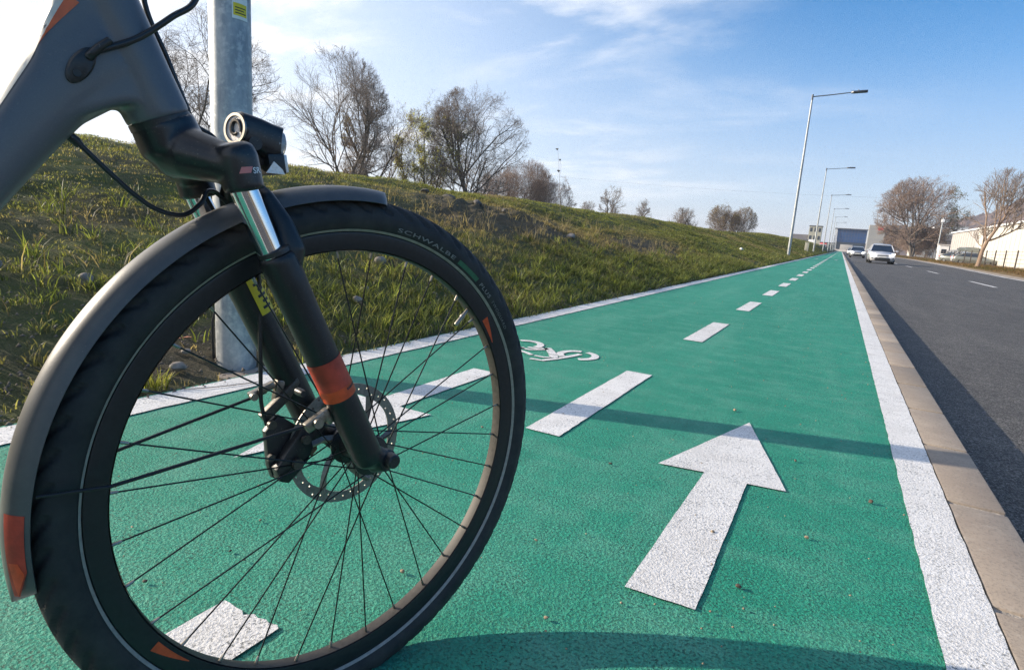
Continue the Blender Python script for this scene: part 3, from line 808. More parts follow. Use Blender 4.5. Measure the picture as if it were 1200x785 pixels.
# tall dry weed on the ridge
root = empty('dry_weed', (-5.95, 12.6, float(bank_z(-5.95, 12.6)) - .03)); tag(root, 'tall thin dry weed with three flat dark seed heads on the bank ridge', 'plant')
m = MB(); m.tube([(.10, 0, 0), (.06, 0, .35), (.0, 0, .8), (-.06, 0, 1.2), (-.10, .0, 1.42)], [.005, .0042, .0034, .0026, .002], 6); m.tube([(0.02, 0, .85), (.02, .0, 1.05), (-.02, 0, 1.18)], .002, 5); m.build('stem', M['twig'], root)
for (px, pz, s) in ((-.11, 1.42, .055), (-.02, 1.18, .035), (-.03, .93, .06)):
    s *= .75
    m = MB(); r = random.Random(int(pz * 100))
    for q in range(16):
        a = r.uniform(0, 6.28); e = s * r.uniform(.4, 1)
        m.tube([(px, 0, pz - .03), (px + e * math.cos(a), e * math.sin(a), pz + r.uniform(0, .02))], [.002, .006], 5)
    m.build('seed_head', M['bark'], root)

# ------------------------------------------------------------------ stones, pebbles, litter
def stone(name, loc, size, seed, mat, label, cat, group=None, flat=.65, rz=None):
    r = random.Random(seed); bm = bmesh.new(); bmesh.ops.create_icosphere(bm, subdivisions=3, radius=1)
    offs = [(Vector((r.gauss(0, 1), r.gauss(0, 1), r.gauss(0, 1))).normalized(), r.uniform(.55, .95)) for _ in range(9)]
    for v in bm.verts:
        for nrm, d in offs:
            e = v.co.dot(nrm) - d
            if e > 0: v.co -= nrm * e * .85
    ax = (size * r.uniform(.8, 1.2), size * r.uniform(.65, 1.), size * flat * r.uniform(.8, 1.1))
    for v in bm.verts: v.co = Vector((v.co.x * ax[0], v.co.y * ax[1], v.co.z * ax[2]))
    me = bpy.data.meshes.new(name); bm.to_mesh(me); bm.free(); me.materials.append(mat)
    me.polygons.foreach_set('use_smooth', [True] * len(me.polygons))
    try: me.set_sharp_from_angle(angle=R_(28))
    except Exception: pass
    o = bpy.data.objects.new(name, me); o.location = loc; o.rotation_euler = (0, 0, r.uniform(0, 6) if rz is None else rz)
    link(o); return tag(o, label, cat, group)
def on_bank(x, y, up=0.): return (x, y, float(bank_z(x, y)) + up)
GS = 'loose stones on the bank'
for i, (x, y, s, lab) in enumerate([
    (-2.30, 1.36, .034, 'tan stone beside the yellow-green grass tuft near the lamp post foot'),
    (-2.42, 1.47, .022, 'small grey stone in the soil just left of the lamp post'),
    (-2.38, 1.28, .020, 'small stone behind the grass tuft, half in the wheel gap'),
    (-3.22, 3.58, .055, 'pale stone in the grass behind the upper spokes'),
    (-2.82, 2.98, .045, 'upright pale stone low on the bank behind the spokes'),
    (-3.55, 3.22, .06, 'flat grey stone high behind the spokes near the tyre'),
    (-2.66, 2.75, .035, 'grey stone low by the white line behind the spokes'),
    (-5.55, 7.7, .12, 'largest grey rubble block in the dark patch on the bank'),
    (-5.25, 8.1, .09, 'middle rubble block in the dark patch on the bank'),
    (-5.7, 7.3, .08, 'left rubble block in the dark patch on the bank'),
    (-4.9, 8.4, .07, 'low rubble block in the dark patch on the bank'),
    (-3.95, 9.0, .10, 'flat grey slab stone lower on the bank by the straw'),
    (-3.3, 1.5, .05, 'grey stone in the bare strip left of the fender'),
    (-3.45, 1.15, .07, 'flat stone in the bare strip at the left edge'),
    (-3.39, 24.2, .12, 'white stone on the far bank slope near the second lamp post')]):
    stone('stone', on_bank(x, y, s * .25), s, 200 + i, M['rag'] if 'white stone' in lab else (M['rubble'] if 'rubble' in lab else M['rock']), lab, 'stone', GS)
GPB = 'pebbles lying on the green cycle lane'
for i, (x, y, s, dk, lab) in enumerate([
    (-1.00, .685, .006, 1, 'dark pebble seen through the lower left spokes'),
    (-1.033, .534, .007, 1, 'dark pebble lowest left inside the wheel'),
    (-1.244, .623, .005, 0, 'small pebble left inside the wheel near the rim'),
    (-.562, .617, .009, 0, 'tan pebble inside the wheel by the lower rim'),
    (-.669, .832, .009, 0, 'pale pebble behind the lower right spokes'),
    (-1.056, .799, .005, 0, 'cream pebble below the brake disc'),
    (-.999, 1.651, .007, 0, 'pale pebble right of the brake disc behind the spokes'),
    (-.291, 2.521, .011, 0, 'tan pebble up the lane left of the arrow tip'),
    (.176, 1.844, .012, 1, 'brown pebble beside the white edge line'),
    (-.082, 1.185, .010, 1, 'brown pebble right of the arrow shaft'),
    (.03, 1.502, .008, 0, 'small pebble between the arrow and the edge line'),
    (-.52, 1.63, .008, 1, 'dark pebble left of the arrow head'),
    (-.171, 1.389, .007, 0, 'small pebble touching the arrow shaft edge'),
    (-.504, 1.098, .006, 0, 'small pebble left of the arrow shaft'),
    (-.367, .871, .008, 0, 'tan pebble just above the wheel shadow'),
    (-.03, 2.05, .009, 1, 'brown pebble right of the arrow head')]):
    stone('pebble', (x, y, .004 + s * .28), s * .72, 300 + i, M['pebble_dark'] if dk else M['pebble'], lab, 'pebble', GPB)
# scattered grit
n = 520; gx_ = rng.uniform(-1.95, .26, n); gy_ = .45 + 7 * rng.uniform(0, 1, n) ** 1.5
gs = rng.uniform(.0009, .0030, n) * (1 + gy_ * .12)
oct_ = np.array([[1, 0, 0], [-1, 0, 0], [0, 1, 0], [0, -1, 0], [0, 0, 1], [0, 0, -.3]], float)
V = (oct_[None] * rng.uniform(.6, 1.3, (n, 6, 1)) * gs[:, None, None] + np.stack([gx_, gy_, gs * .4 + .004], 1)[:, None, :]).reshape(-1, 3)
tri = np.array([[0, 2, 4], [2, 1, 4], [1, 3, 4], [3, 0, 4], [2, 0, 5], [1, 2, 5], [3, 1, 5], [0, 3, 5]])
F = (np.arange(n)[:, None, None] * 6 + tri[None]).reshape(-1, 3)
o = bpy.data.objects.new('grit', np_mesh('grit', V, [F], M['pebble'])); link(o); tag(o, kind='stuff')
# soil crumbs & litter by the post
n = 4200; gx_ = -2.085 - np.abs(rng.normal(0, 1.1, n)) * rng.uniform(0, 1, n) ** .5; gy_ = .5 + 15 * rng.uniform(0, 1, n) ** 1.5; gs = rng.uniform(.003, .011, n) * (1 + gy_ * .06)
gz_ = bank_z(gx_, gy_)
V = (oct_[None] * rng.uniform(.5, 1.4, (n, 6, 1)) * gs[:, None, None] + np.stack([gx_, gy_, gz_], 1)[:, None, :]).reshape(-1, 3)
F = (np.arange(n)[:, None, None] * 6 + tri[None]).reshape(-1, 3)
o = bpy.data.objects.new('soil_crumbs', np_mesh('soil_crumbs', V, [F], M['crumb'])); link(o); tag(o, kind='stuff')
for i, (x, y, lab) in enumerate(((-2.52, 1.52, 'reddish dry leaf on the soil left of the lamp post'), (-2.46, 1.24, 'reddish dry leaf lying left of the tan stone'))):
    m = MB(); q = [(-.035, 0), (-.02, .012), (.005, .015), (.03, .004), (.038, 0), (.03, -.006), (.0, -.014), (-.02, -.010)]
    m.add([(a, b, .012 * math.sin(a * 60) + .008) for a, b in q] + [(0, 0, .004)], [(j, (j + 1) % 8, 8) for j in range(8)])
    o = m.build('dry_leaf', M['leaf_dry'], smooth=True); o.location = on_bank(x, y, .012); o.rotation_euler = (0, .2, i * 1.3 + .4); tag(o, lab, 'leaf', 'dry leaves near the lamp post')
m = MB(); m.tube([(-2.10, 1.26, .008), (-2.05, 1.32, .010), (-2.02, 1.40, .009), (-1.99, 1.50, .008)], .0018, 6)
tag(m.build('twig', M['twig']), 'thin brown twig lying on the white line near the lamp post', 'twig')

# ------------------------------------------------------------------ street lamps
def street_lamp(loc, label, near=False):
    root = empty('street_lamp', loc); tag(root, label, 'street lamp', 'lamp posts along the cycle lane')
    m = MB(); n = 24
    m.tube([(0, 0, -.05), (0, 0, .0), (0, 0, .9), (0, 0, 3), (0, 0, 6), (0, 0, 8.88)], [.082, .082, .081, .074, .058, .045], n)
    m.build('pole', M['galv'], root)
    m = MB(); m.tube([(-.02, 0, 8.80), (.9, 0, 8.86), (1.9, 0, 8.94)], [.030, .028, .026], 12); m.tube([(0, 0, 8.63), (0, 0, 8.92)], .052, 16); m.build('arm', M['lamp_arm'], root)
    m = MB(); hd = [(1.85, -.06), (1.95, -.14), (2.5, -.15), (2.62, -.10), (2.62, .10), (2.5, .15), (1.95, .14), (1.85, .06)]
    rings = [[(x, y * k, 8.94 + (x - 1.85) * .03 + dz) for x, y in hd] for dz, k in ((-.05, .8), (-.03, 1.), (.03, .95), (.065, .5))]
    m.loft(rings); h = m.build('lamp_head', M['lamp_head'], root)
    m = MB(); m.tube([(2.18, 0, 9.0), (2.18, 0, 9.08)], [.03, .02], 10); m.build('sensor', M['lamp_head'], h)
    return root
LAMPS = [(1.62, -2.29), (37.4, -2.64), (71., -2.62), (104., -2.55), (138., -2.5), (172., -2.5), (206., -2.5)]
words = ['thick galvanised lamp post right behind the bicycle', 'tall street lamp, nearest complete one beside the cycle lane', 'second complete street lamp along the cycle lane',
         'third complete street lamp along the cycle lane', 'fourth complete street lamp, small in the distance', 'fifth complete street lamp, smaller in the distance', 'farthest tiny street lamp before the blue building']
lamp0 = None
for i, (y, x) in enumerate(LAMPS):
    z = 0.0 if i == 0 else float(bank_z(x, y)) - .04
    if i == 0: lamp0 = street_lamp((x, y, z), words[0])
    else:
        c = lamp0.copy(); COL.objects.link(c); c.location = (x, y, z); c['label'] = words[i]
        for ch in lamp0.children:
            k = ch.copy(); COL.objects.link(k); k.parent = c
            for g in ch.children:
                q = g.copy(); COL.objects.link(q); q.parent = k
# extras of the near post only
def cyl_patch(m, c, rad, a0, a1, z0, z1, n=10, mi=0):
    vs = []
    for i in range(n + 1):
        a = a0 + (a1 - a0) * i / n
        for z in (z0, z1): vs.append((c[0] + rad * math.cos(a), c[1] + rad * math.sin(a), z))
    m.add(vs, [(2 * i, 2 * i + 2, 2 * i + 3, 2 * i + 1) for i in range(n)], mi)
st = MB(); A0, A1 = R_(-30), R_(16)
cyl_patch(st, (0, 0), .0808, A0, A1, 1.432, 1.55)
lab = st.build('label', M['label_white'], lamp0, recalc=False)
m = MB()
cyl_patch(m, (0, 0), .0812, A0 + .06, A1 - .06, 1.444, 1.49); m.build('yellow_band', M['yellow_film'], lab, recalc=False)
m = MB()
for j in range(3): cyl_patch(m, (0, 0), .0815, A0 + .14, A1 - .12 - .1 * (j % 2), 1.452 + j * .010, 1.456 + j * .010)
m.build('print', M['dark_print'], lab, recalc=False)
m = MB(); m.tube([(-.062, -.066, -.02), (-.064, -.068, .12), (-.066, -.066, .20), (-.060, -.059, .24)], .006, 8); m.build('earth_strap', M['cable'], lamp0)
m = MB(); m.box((-2.31, 1.66, -.052), (.34, .40, .10), rz=.1)
tag(m.build('post_footing', M['kerb'], bevel=.01), 'small grey concrete footing under the thick lamp post', 'footing')

# ------------------------------------------------------------------ the bicycle
C0 = Vector((-.570, .583, .356)); AX = Vector((.970, -.243, .0165)).normalized(); FW = Vector((.243, .970, 0.)).normalized()
FW = (FW - AX * FW.dot(AX)).normalized(); UP = AX.cross(FW).normalized()
RW = .3563
bike = bpy.data.objects.new('bicycle', None); link(bike); bike.empty_display_size = .3
mat = Matrix.Identity(4)
for i in range(3):
    mat[i][0] = AX[i]; mat[i][1] = FW[i]; mat[i][2] = UP[i]
base = C0 - UP * RW
mat[0][3], mat[1][3], mat[2][3] = base
bike.matrix_world = mat
tag(bike, 'dark grey bicycle with black fork and orange accents standing on the green lane', 'bicycle')
def L3(a, f, u): return (a, f, u + RW)          # wheel centred coordinates -> bike space
HC = (.010, .010)                                   # hub sits a touch ahead and up
RC, RR_, RA_ = .3385, .0260, .0232

def make_wheel(front=True):
    W = MB()
    # rim: hollow section
    W.lathe([(.3190, .0140), (.3165, .0145), (.2965, .0100), (.2950, .0060), (.2950, -.0060), (.2965, -.0100), (.3165, -.0145), (.3190, -.0140)], 160)
    w = W.build('wheel', M['rim'], bike, angle=50)
    W = MB(); W.lathe([(.29465, .0088), (.2940, .005), (.2938, 0), (.2940, -.005), (.29465, -.0088)], 160, closed=False)
    W.build('rim_bed', M['rim_bed'], w, angle=60)
    # tyre with diagonal shoulder grooves
    n = 1320; k = 44; ph = np.linspace(-2.86, 2.86, k)
    th = np.arange(n) * 2 * np.pi / n
    TH, PH = np.meshgrid(th, ph, indexing='ij')
    ap = np.abs(PH); dr = np.zeros_like(PH)
    u = TH * 66 / (2 * np.pi) + np.where(PH > 0, 0, .5) + (ap - .8) * .95
    g = np.abs((u % 1.) - .5)
    sh = np.clip((ap - .28) / .1, 0, 1) * np.clip((1.28 - ap) / .08, 0, 1)
    dr -= .0034 * sh * np.clip((.19 - g) / .05, 0, 1)
    cg = np.abs(ap - .26); dr -= .0014 * np.clip((.045 - cg) / .03, 0, 1)
    dr -= .0007 * np.clip((.03 - np.abs(ap - 1.36)) / .02, 0, 1)
    r_ = RC + (RR_ + dr) * np.cos(PH) * np.where(np.cos(PH) > 0, 1.0, .86); a_ = (RA_ + dr) * np.sin(PH)
    V = np.stack([a_, r_ * np.cos(TH), r_ * np.sin(TH)], -1).reshape(-1, 3); V[:, 2] = np.maximum(V[:, 2], -RW + .0015)   # flattened by the load
    i = np.arange(n)[:, None] * k + np.arange(k - 1)[None, :]; i2 = ((np.arange(n) + 1) % n)[:, None] * k + np.arange(k - 1)[None, :]
    F = np.stack([i, i2, i2 + 1, i + 1], -1).reshape(-1, 4)
    link(bpy.data.objects.new('tyre', np_mesh('tyre', V, [F], M['tyre'], True)), w)
    # reflective stripe on both walls
    m = MB()
    for s in (1, -1):
        pr = []
        for q in np.linspace(2.30, 2.50, 5):
            pr.append((RC + (RR_ + .0004) * math.cos(q) * .86, s * (RA_ + .0010) * math.sin(q)))
        m.lathe(pr, 200, closed=False)
    m.build('reflective_stripe', M['stripe'], w, recalc=False)
    # hub
    m = MB(); y0, z0 = HC
    m.lathe([(.0, .051), (.012, .051), (.012, .040), (.016, .038), (.028, .036), (.029, .033), (.018, .030), (.0155, 0), (.018, -.020), (.029, -.023), (.028, -.026), (.018, -.028), (.018, -.046), (.012, -.051), (0, -.051)], 32, c=(0, y0, z0), closed=False)
    m.build('hub', M['black_plastic'], w)
    # spokes + nipples
    for i in range(32):
        am = R_(5.2 + 11.25 * i); side = 1 if i % 2 == 0 else -1
        k2 = (i // 2) % 2; ah = am + (R_(62) if k2 else R_(-62))
        fx = .033 if side > 0 else -.022; fl = .0225
        p0 = Vector((fx + side * (.002 if k2 else -.002), y0 + fl * math.cos(ah), z0 + fl * math.sin(ah)))
        p1 = Vector((side * .0025, .2945 * math.cos(am), .2945 * math.sin(am)))
        m = MB(); m.tube([p0, p1], .00105, 8); s = m.build('spoke', M['spoke'], w)
        d = (p1 - p0).normalized()
        m = MB(); m.tube([p1 - d * .010, p1 - d * .008, p1 + d * .002], [.0013, .0019, .0021], 8); m.build('nipple', M['nipple'], w)
    va = R_(43.2); d = Vector((0, math.cos(va), math.sin(va)))
    m = MB(); m.tube([d * .296, d * .281, d * .2805, d * .277, d * .276, d * .262, d * .260], [.003, .003, .0042, .0042, .0035, .0038, .003], 12); m.build('valve', M['nipple'], w)
    return w
fwheel = make_wheel(True); fwheel.location = L3(0, 0, 0)
rwheel = fwheel.copy(); COL.objects.link(rwheel); rwheel.location = L3(0, -1.10, 0); rwheel.rotation_euler = (0, 0, 0)
for ch in fwheel.children:
    k = ch.copy(); COL.objects.link(k); k.parent = rwheel
# rim stickers, tyre print
def ring_patch(m, r0, r1, a0, a1, af, n=14, taper=False, lift=0.0):
    vs = []
    for i in range(n + 1):
        t = i / n; a = a0 + (a1 - a0) * t
        ra, rb = (r0, r1) if not taper else (r0, r1 + (r0 + .001 - r1) * t)
        for r in (ra, rb): vs.append((af(r) + lift, r * math.cos(a), r * math.sin(a)))
    m.add(vs, [(2 * i, 2 * i + 1, 2 * i + 3, 2 * i + 2) for i in range(n)])
rim_a = lambda r: .0100 + (r - .2965) / (.3165 - .2965) * .0045 + .0004
for a0, a1 in ((37.5, 28.5), (-148.5, -138.5)):
    m = MB(); ring_patch(m, .3005, .3115, R_(a0), R_(a1), rim_a, taper=True)
    m.build('rim_sticker', M['orange'], fwheel, recalc=False)
def tyre_pt(ang, ph, lift=.0005):
    r = RC + (RR_ + lift) * math.cos(ph) * (1.0 if math.cos(ph) > 0 else .86)
    return Vector(((RA_ + lift) * math.sin(ph), r * math.cos(ang), r * math.sin(ang)))
m = MB(); vs = []
for i in range(21):
    a = R_(58.6 + (49.8 - 58.6) * i / 20)
    for q in (2.12, 1.80): vs.append(tyre_pt(a, q))
m.add(vs, [(2 * i, 2 * i + 1, 2 * i + 3, 2 * i + 2) for i in range(20)]); m.build('green_print', M['tyre_green'], fwheel, recalc=False)
def tyre_text(txt, a_start, a_end, ph_base, ph_top, mat, thin=0.0, gap=0):
    cu = bpy.data.curves.new('t', 'FONT'); cu.body = txt; cu.size = 1; cu.resolution_u = 3; cu.space_character = 1.15; cu.offset = thin
    o = bpy.data.objects.new('t', cu); COL.objects.link(o)
    bpy.context.view_layer.update()
    me = bpy.data.meshes.new_from_object(o.evaluated_get(bpy.context.evaluated_depsgraph_get())); bpy.data.objects.remove(o); bpy.data.curves.remove(cu)
    xs = [v.co.x for v in me.vertices]; ysv = [v.co.y for v in me.vertices]; x0, x1 = min(xs), max(xs); h = .72
    bm = bmesh.new(); bm.from_mesh(me); bmesh.ops.triangulate(bm, faces=bm.faces); bmesh.ops.subdivide_edges(bm, edges=bm.edges, cuts=1)
    for v in bm.verts:
        a = a_start + (a_end - a_start) * (v.co.x - x0) / (x1 - x0)
        v.co = tyre_pt(R_(a), ph_base + (ph_top - ph_base) * v.co.y / h, .0007)
    me2 = bpy.data.meshes.new('tyre_lettering'); bm.to_mesh(me2); bm.free(); me2.materials.append(mat)
    return link(bpy.data.objects.new('tyre_lettering', me2), fwheel)
tyre_text('SCHWALBE', 80.0, 60.2, 2.08, 1.82, M['tyre_print'], .012)
tyre_text('PLUS', 48.2, 42.6, 2.08, 1.82, M['tyre_print'], .012)
tyre_text('TWOGUARD', 41.2, 30.6, 2.07, 1.86, M['tyre_print'], -.012)

# brake disc
disc = MB(); N = 40; ra, rb = .0715, .090; ax_ = -.0300
for i in range(N):
    a0 = 2 * math.pi * i / N; a1 = 2 * math.pi * (i + 1) / N; am = (a0 + a1) / 2
    rh = (.0785, .0850, .0818)[i % 3]; hr = .0015
    rin = ra + .0035 * abs(math.sin(am * 3)) ; 
    cor = []
    for (r, a) in ((rin, a0), (rin, am), (rin, a1), ((rin + rb) / 2, a1), (rb, a1), (rb, am), (rb, a0), ((rin + rb) / 2, a0)):
        cor.append((r * math.cos(a), r * math.sin(a)))
    # re-evaluate shared inner corners so cells meet
    cor[0] = ((ra + .0035 * abs(math.sin(a0 * 3))) * math.cos(a0), (ra + .0035 * abs(math.sin(a0 * 3))) * math.sin(a0))
    cor[2] = ((ra + .0035 * abs(math.sin(a1 * 3))) * math.cos(a1), (ra + .0035 * abs(math.sin(a1 * 3))) * math.sin(a1))
    hc = (rh * math.cos(am), rh * math.sin(am))
    hole = []
    for c in cor:
        d = Vector((c[0] - hc[0], c[1] - hc[1])).normalized(); hole.append((hc[0] + d.x * hr, hc[1] + d.y * hr))
    vs = []
    for x in (ax_ - .0009, ax_ + .0009):
        vs += [(x, HC[0] + p[0], HC[1] + p[1]) for p in cor] + [(x, HC[0] + p[0], HC[1] + p[1]) for p in hole]
    fs = []
    for j in range(8):
        j2 = (j + 1) % 8
        fs += [(j, 8 + j, 8 + j2, j2), (16 + j, 16 + j2, 24 + j2, 24 + j), (8 + j, 24 + j, 24 + j2, 8 + j2)]
        if j not in (2, 3, 6, 7): fs.append((j, j2, 16 + j2, 16 + j))
    disc.add(vs, fs)
for i in range(6):
    a = 2 * math.pi * i / 6; pts = [(ax_, HC[0] + r * math.cos(a + s), HC[1] + r * math.sin(a + s)) for r, s in ((.022, -.5), (.040, -.35), (.058, -.16), (.0765, 0.))]
    disc.tube(pts, [.0060, .0052, .0050, .0060], 4)
disc.lathe([(.020, ax_ - .0012), (.026, ax_ - .0012), (.026, ax_ + .0012), (.020, ax_ + .0012)], 32, c=(0, HC[0], HC[1]))
dm = disc.build('brake_disc', M['steel_disc'], fwheel, angle=30, recalc=True)

# fork --------------------------------------------------------------
def leg_c(t): return (-.135 + .127 * t, .290 - .278 * t)       # (f,u) along the lower leg
def leg_f(side): return 0.0 if side > 0 else -.008
crown = MB()
cen = (-.2255, .424); hax = Vector((0, -.40, .917)).normalized()
crown.tube([L3(0, -.200, .374), L3(0, -.2255 + .010, .424 - .024), L3(0, -.2255, .424)], [.018, .0325, .0306], 28)
for s in (1, -1):
    fo = -.006 if s < 0 else 0
    crown.tube([L3(0, -.211, .396), L3(s * .022, -.203, .391), L3(s * .044, -.185 + fo, .385), L3(s * .062, -.172 + fo, .380)], [.0305, .0262, .0222, .0205], 24)
    dl = .007 if s < 0 else 0
    lob = [L3(s * .062, -.1675 + fo + dl * .43, .3570 - dl), L3(s * .062, -.1680 + fo + dl * .43, .3590 - dl), L3(s * .062, -.1745 + fo, .392), L3(s * .062, -.1775 + fo, .4000), L3(s * .062, -.1790 + fo, .4045)]
    crown.tube(lob, [.0195, .0205, .0205, .0185, .012], 28)
fork = crown.build('fork', M['gloss_black'], bike)
fuse(fork, .0026, 8)
for s in (1, -1):
    fo = leg_f(s)
    m = MB(); m.tube([L3(s * .062, -.139 + fo, .289), L3(s * .062, -.1735 + fo, .370)], .0140, 40); m.build('stanchion', M['chrome'], fork)
    m = MB(); t0 = leg_c(0); t1 = leg_c(1)
    path = []; rad = []
    for t, r in ((-.005, .0185), (0, .0192), (.012, .0205), (.10, .0215), (.22, .0205), (.5, .0205), (.8, .0205), (.93, .0205), (.975, .0185), (1.0, .012)):
        f, u = leg_c(t); path.append(L3(s * .062, f + fo, u)); rad.append(r)
    m.tube(path, rad, 36)
    # dropout boss
    m.tube([L3(s * .050, .004, .010), L3(s * .0735, .012, .014)], [.017, .0145], 24)
    m.tube([L3(s * .062, -.012 + fo, .025), L3(s * .062, .012, .014)], [.0185, .0135], 24)
    lg = m.build('fork_leg', M['fork_black'], fork); fuse(lg, .0022, 5)
    m = MB(); f, u = leg_c(-.004); d = Vector((0, -.42, .907)).normalized(); c = Vector(L3(s * .062, f + fo, u))
    m.tube([c + d * .001, c + d * .006, c + d * .0075], [.0182, .0180, .0155], 32); m.build('dust_seal', M['black_plastic'], lg)
# brake arch over the tyre
m = MB()
ar = [L3(.060, -.122, .262), L3(.060, -.116, .298), L3(.055, -.124, .325), L3(.044, -.137, .352), L3(.022, -.146, .369), L3(-.022, -.150, .369), L3(-.044, -.145, .352), L3(-.056, -.134, .325), L3(-.060, -.126, .298), L3(-.060, -.130, .262)]
m.tube(ar, [.015, .016, .0125, .0100, .009, .009, .0100, .0125, .016, .015], 16); fuse(m.build('fork_arch', M['fork_black'], fork), .0025, 6)
m = MB(); m.lathe([(0, .0855), (.0075, .0855), (.0095, .084), (.0105, .080), (.0105, .070), (.0125, .069), (.0125, .060)], 20, c=L3(0, .015, .015), closed=False)
m.box(L3(.0845, .015, .015), (.003, .015, .004)); m.build('axle_cap', M['black_plastic'], fork)
# orange reflective film round the right leg, with print
def leg_patch(name, s, t0, t1, g0, g1, rad, mat, parent, skew=0., nseg=20):
    """g: angle round the leg, 0 = outward along the axle, 90 = forward"""
    m = MB(); fo = leg_f(s); vs = []
    d = Vector((0, .127, -.278)).normalized(); e1 = Vector((s, 0, 0)); e2 = Vector((0, .91, .415))
    for i in range(nseg + 1):
        g = g0 + (g1 - g0) * i / nseg
        for t in (t0, t1):
            f, u = leg_c(t + skew * (i / nseg)); c = Vector(L3(s * .062, f + fo, u)); vs.append(c + e1 * rad * math.cos(R_(g)) + e2 * rad * math.sin(R_(g)))
    m.add(vs, [(2 * i, 2 * i + 2, 2 * i + 3, 2 * i + 1) for i in range(nseg)])
    return m.build(name, mat, parent, recalc=False)
sk = leg_patch('reflective_sticker', 1, .445, .625, -110, 110, .0211, M['red_film'], fork)
leg_patch('bright_band', 1, .572, .6245, -110, 110, .0214, M['orange'], sk)
for j in range(7): leg_patch('print', 1, .582, .592, 10 + j * 7, 15 + j * 7, .02165, M['dark_print'], sk, nseg=3)
yl = leg_patch('yellow_label', -1, .03, .235, 60, 110, .0215, M['yellow_film'], fork)
# the label faces the wheel side: second strip on the inner wall
yl2 = leg_patch('yellow_label', -1, .12, .30, 115, 185, .0213, M['yellow_film'], fork)
for j in range(6): leg_patch('print', -1, .135 + j * .026, .147 + j * .026, 128, 160 + 9 * (j % 2), .02155, M['dark_print'], yl2, nseg=6)
# crown logo
def crown_text(txt, size, f, u, mat, name, bvh):
    cu = bpy.data.curves.new('t', 'FONT'); cu.body = txt; cu.size = 1; cu.resolution_u = 3; cu.offset = .02
    o = bpy.data.objects.new('t', cu); COL.objects.link(o); bpy.context.view_layer.update()
    me = bpy.data.meshes.new_from_object(o.evaluated_get(bpy.context.evaluated_depsgraph_get())); bpy.data.objects.remove(o); bpy.data.curves.remove(cu)
    bm = bmesh.new(); bm.from_mesh(me); bmesh.ops.triangulate(bm, faces=bm.faces); bmesh.ops.subdivide_edges(bm, edges=bm.edges, cuts=1)
    tilt = R_(10)
    for v in bm.verts:
        x, y = v.co.x * size, v.co.y * size
        p = Vector(L3(.2, f + x * math.cos(tilt) - y * math.sin(tilt), u + x * math.sin(tilt) + y * math.cos(tilt)))
        h, nrm, _, _ = bvh.ray_cast(p, Vector((-1, 0, 0)))
        v.co = (h + nrm * .0006) if h is not None else p - Vector((.13, 0, 0))
    me2 = bpy.data.meshes.new(name); bm.to_mesh(me2); bm.free(); me2.materials.append(mat)
    return link(bpy.data.objects.new(name, me2), fork)
def bvh_of(o):
    bm = bmesh.new(); bm.from_mesh(o.data); b = BVHTree.FromBMesh(bm); bm.free(); return b
cb = bvh_of(fork)
crown_text('SR', .0085, -.1665, .3745, M['label_white'], 'maker_lettering', cb)
def proj_patch(name, bvh, poly_rows, mat, parent, lift=.0006, frm=Vector((1, 0, 0))):
    """grid of bike-space points pushed along -frm onto a surface"""
    nr = len(poly_rows); nc = len(poly_rows[0]); vs = []
    for row in poly_rows:
        for p in row:
            p = Vector(p); h, nrm, _, _ = bvh.ray_cast(p + frm * .3, -frm)
            vs.append((h + nrm * lift) if h is not None else p)
    m = MB(); m.add(vs, [(i * nc + j, i * nc + j + 1, (i + 1) * nc + j + 1, (i + 1) * nc + j) for i in range(nr - 1) for j in range(nc - 1)])
    return m.build(name, mat, parent, recalc=False)
proj_patch('maker_mark', cb, [[L3(0, -.1800 + .0022 * j + .0006 * i, .3728 + .0022 * i + .0004 * j) for j in range(6)] for i in range(4)], M['pink_print'], fork)

# frame --------------------------------------------------------------
fr = MB()
hb = Vector((0, -.2265, .422)); hd = Vector((0, -.40, .917)).normalized()
fr.tube([L3(*(hb + hd * k)) for k in (.001, .004, .04, .10, .15, .185, .188)], [.0295, .0305, .0300, .0305, .031, .031, .0295], 40)
up_e = [(-.2990, .520), (-.3105, .5045), (-.331, .467), (-.3515, .428), (-.398, .340), (-.48, .190), (-.56, .05), (-.595, -.01)]
lo_e = [(-.2480, .440), (-.2720, .4235), (-.2900, .4120), (-.318, .378), (-.358, .324), (-.440, .208), (-.54, .055), (-.62, -.08)]
def res_(P, n):
    P = [Vector((a, b)) for a, b in P]; L = [0]
    for i in range(1, len(P)): L.append(L[-1] + (P[i] - P[i - 1]).length)
    return [Vector((np.interp(t * L[-1], L, [q.x for q in P]), np.interp(t * L[-1], L, [q.y for q in P]))) for t in np.linspace(0, 1, n)]
ue = res_(up_e, 24); le = res_(lo_e, 24); rings = []
for q, (pu, pl2) in enumerate(zip(ue, le)):
    c = (pu + pl2) / 2; hv = (pu - pl2) / 2; ring = []
    hw = .0285 + .006 * q / 23
    for i in range(36):
        a_ = 2 * math.pi * i / 36; e = lambda v, p=3.0: math.copysign(abs(v) ** (2 / p), v)
        k1 = e(math.cos(a_)); ring.append(L3(hw * e(math.sin(a_)), c.x + hv.x * k1, c.y + hv.y * k1))
    rings.append(ring)
fr.loft(rings)
fr.prism([(f, u + RW) for f, u in ((-.2300, .428), (-.2620, .502), (-.2900, .566), (-.3060, .530), (-.3290, .462), (-.3300, .415), (-.3120, .405), (-.2880, .4170), (-.2680, .4270), (-.2500, .4330))], -.0268, .0268, axis='X')
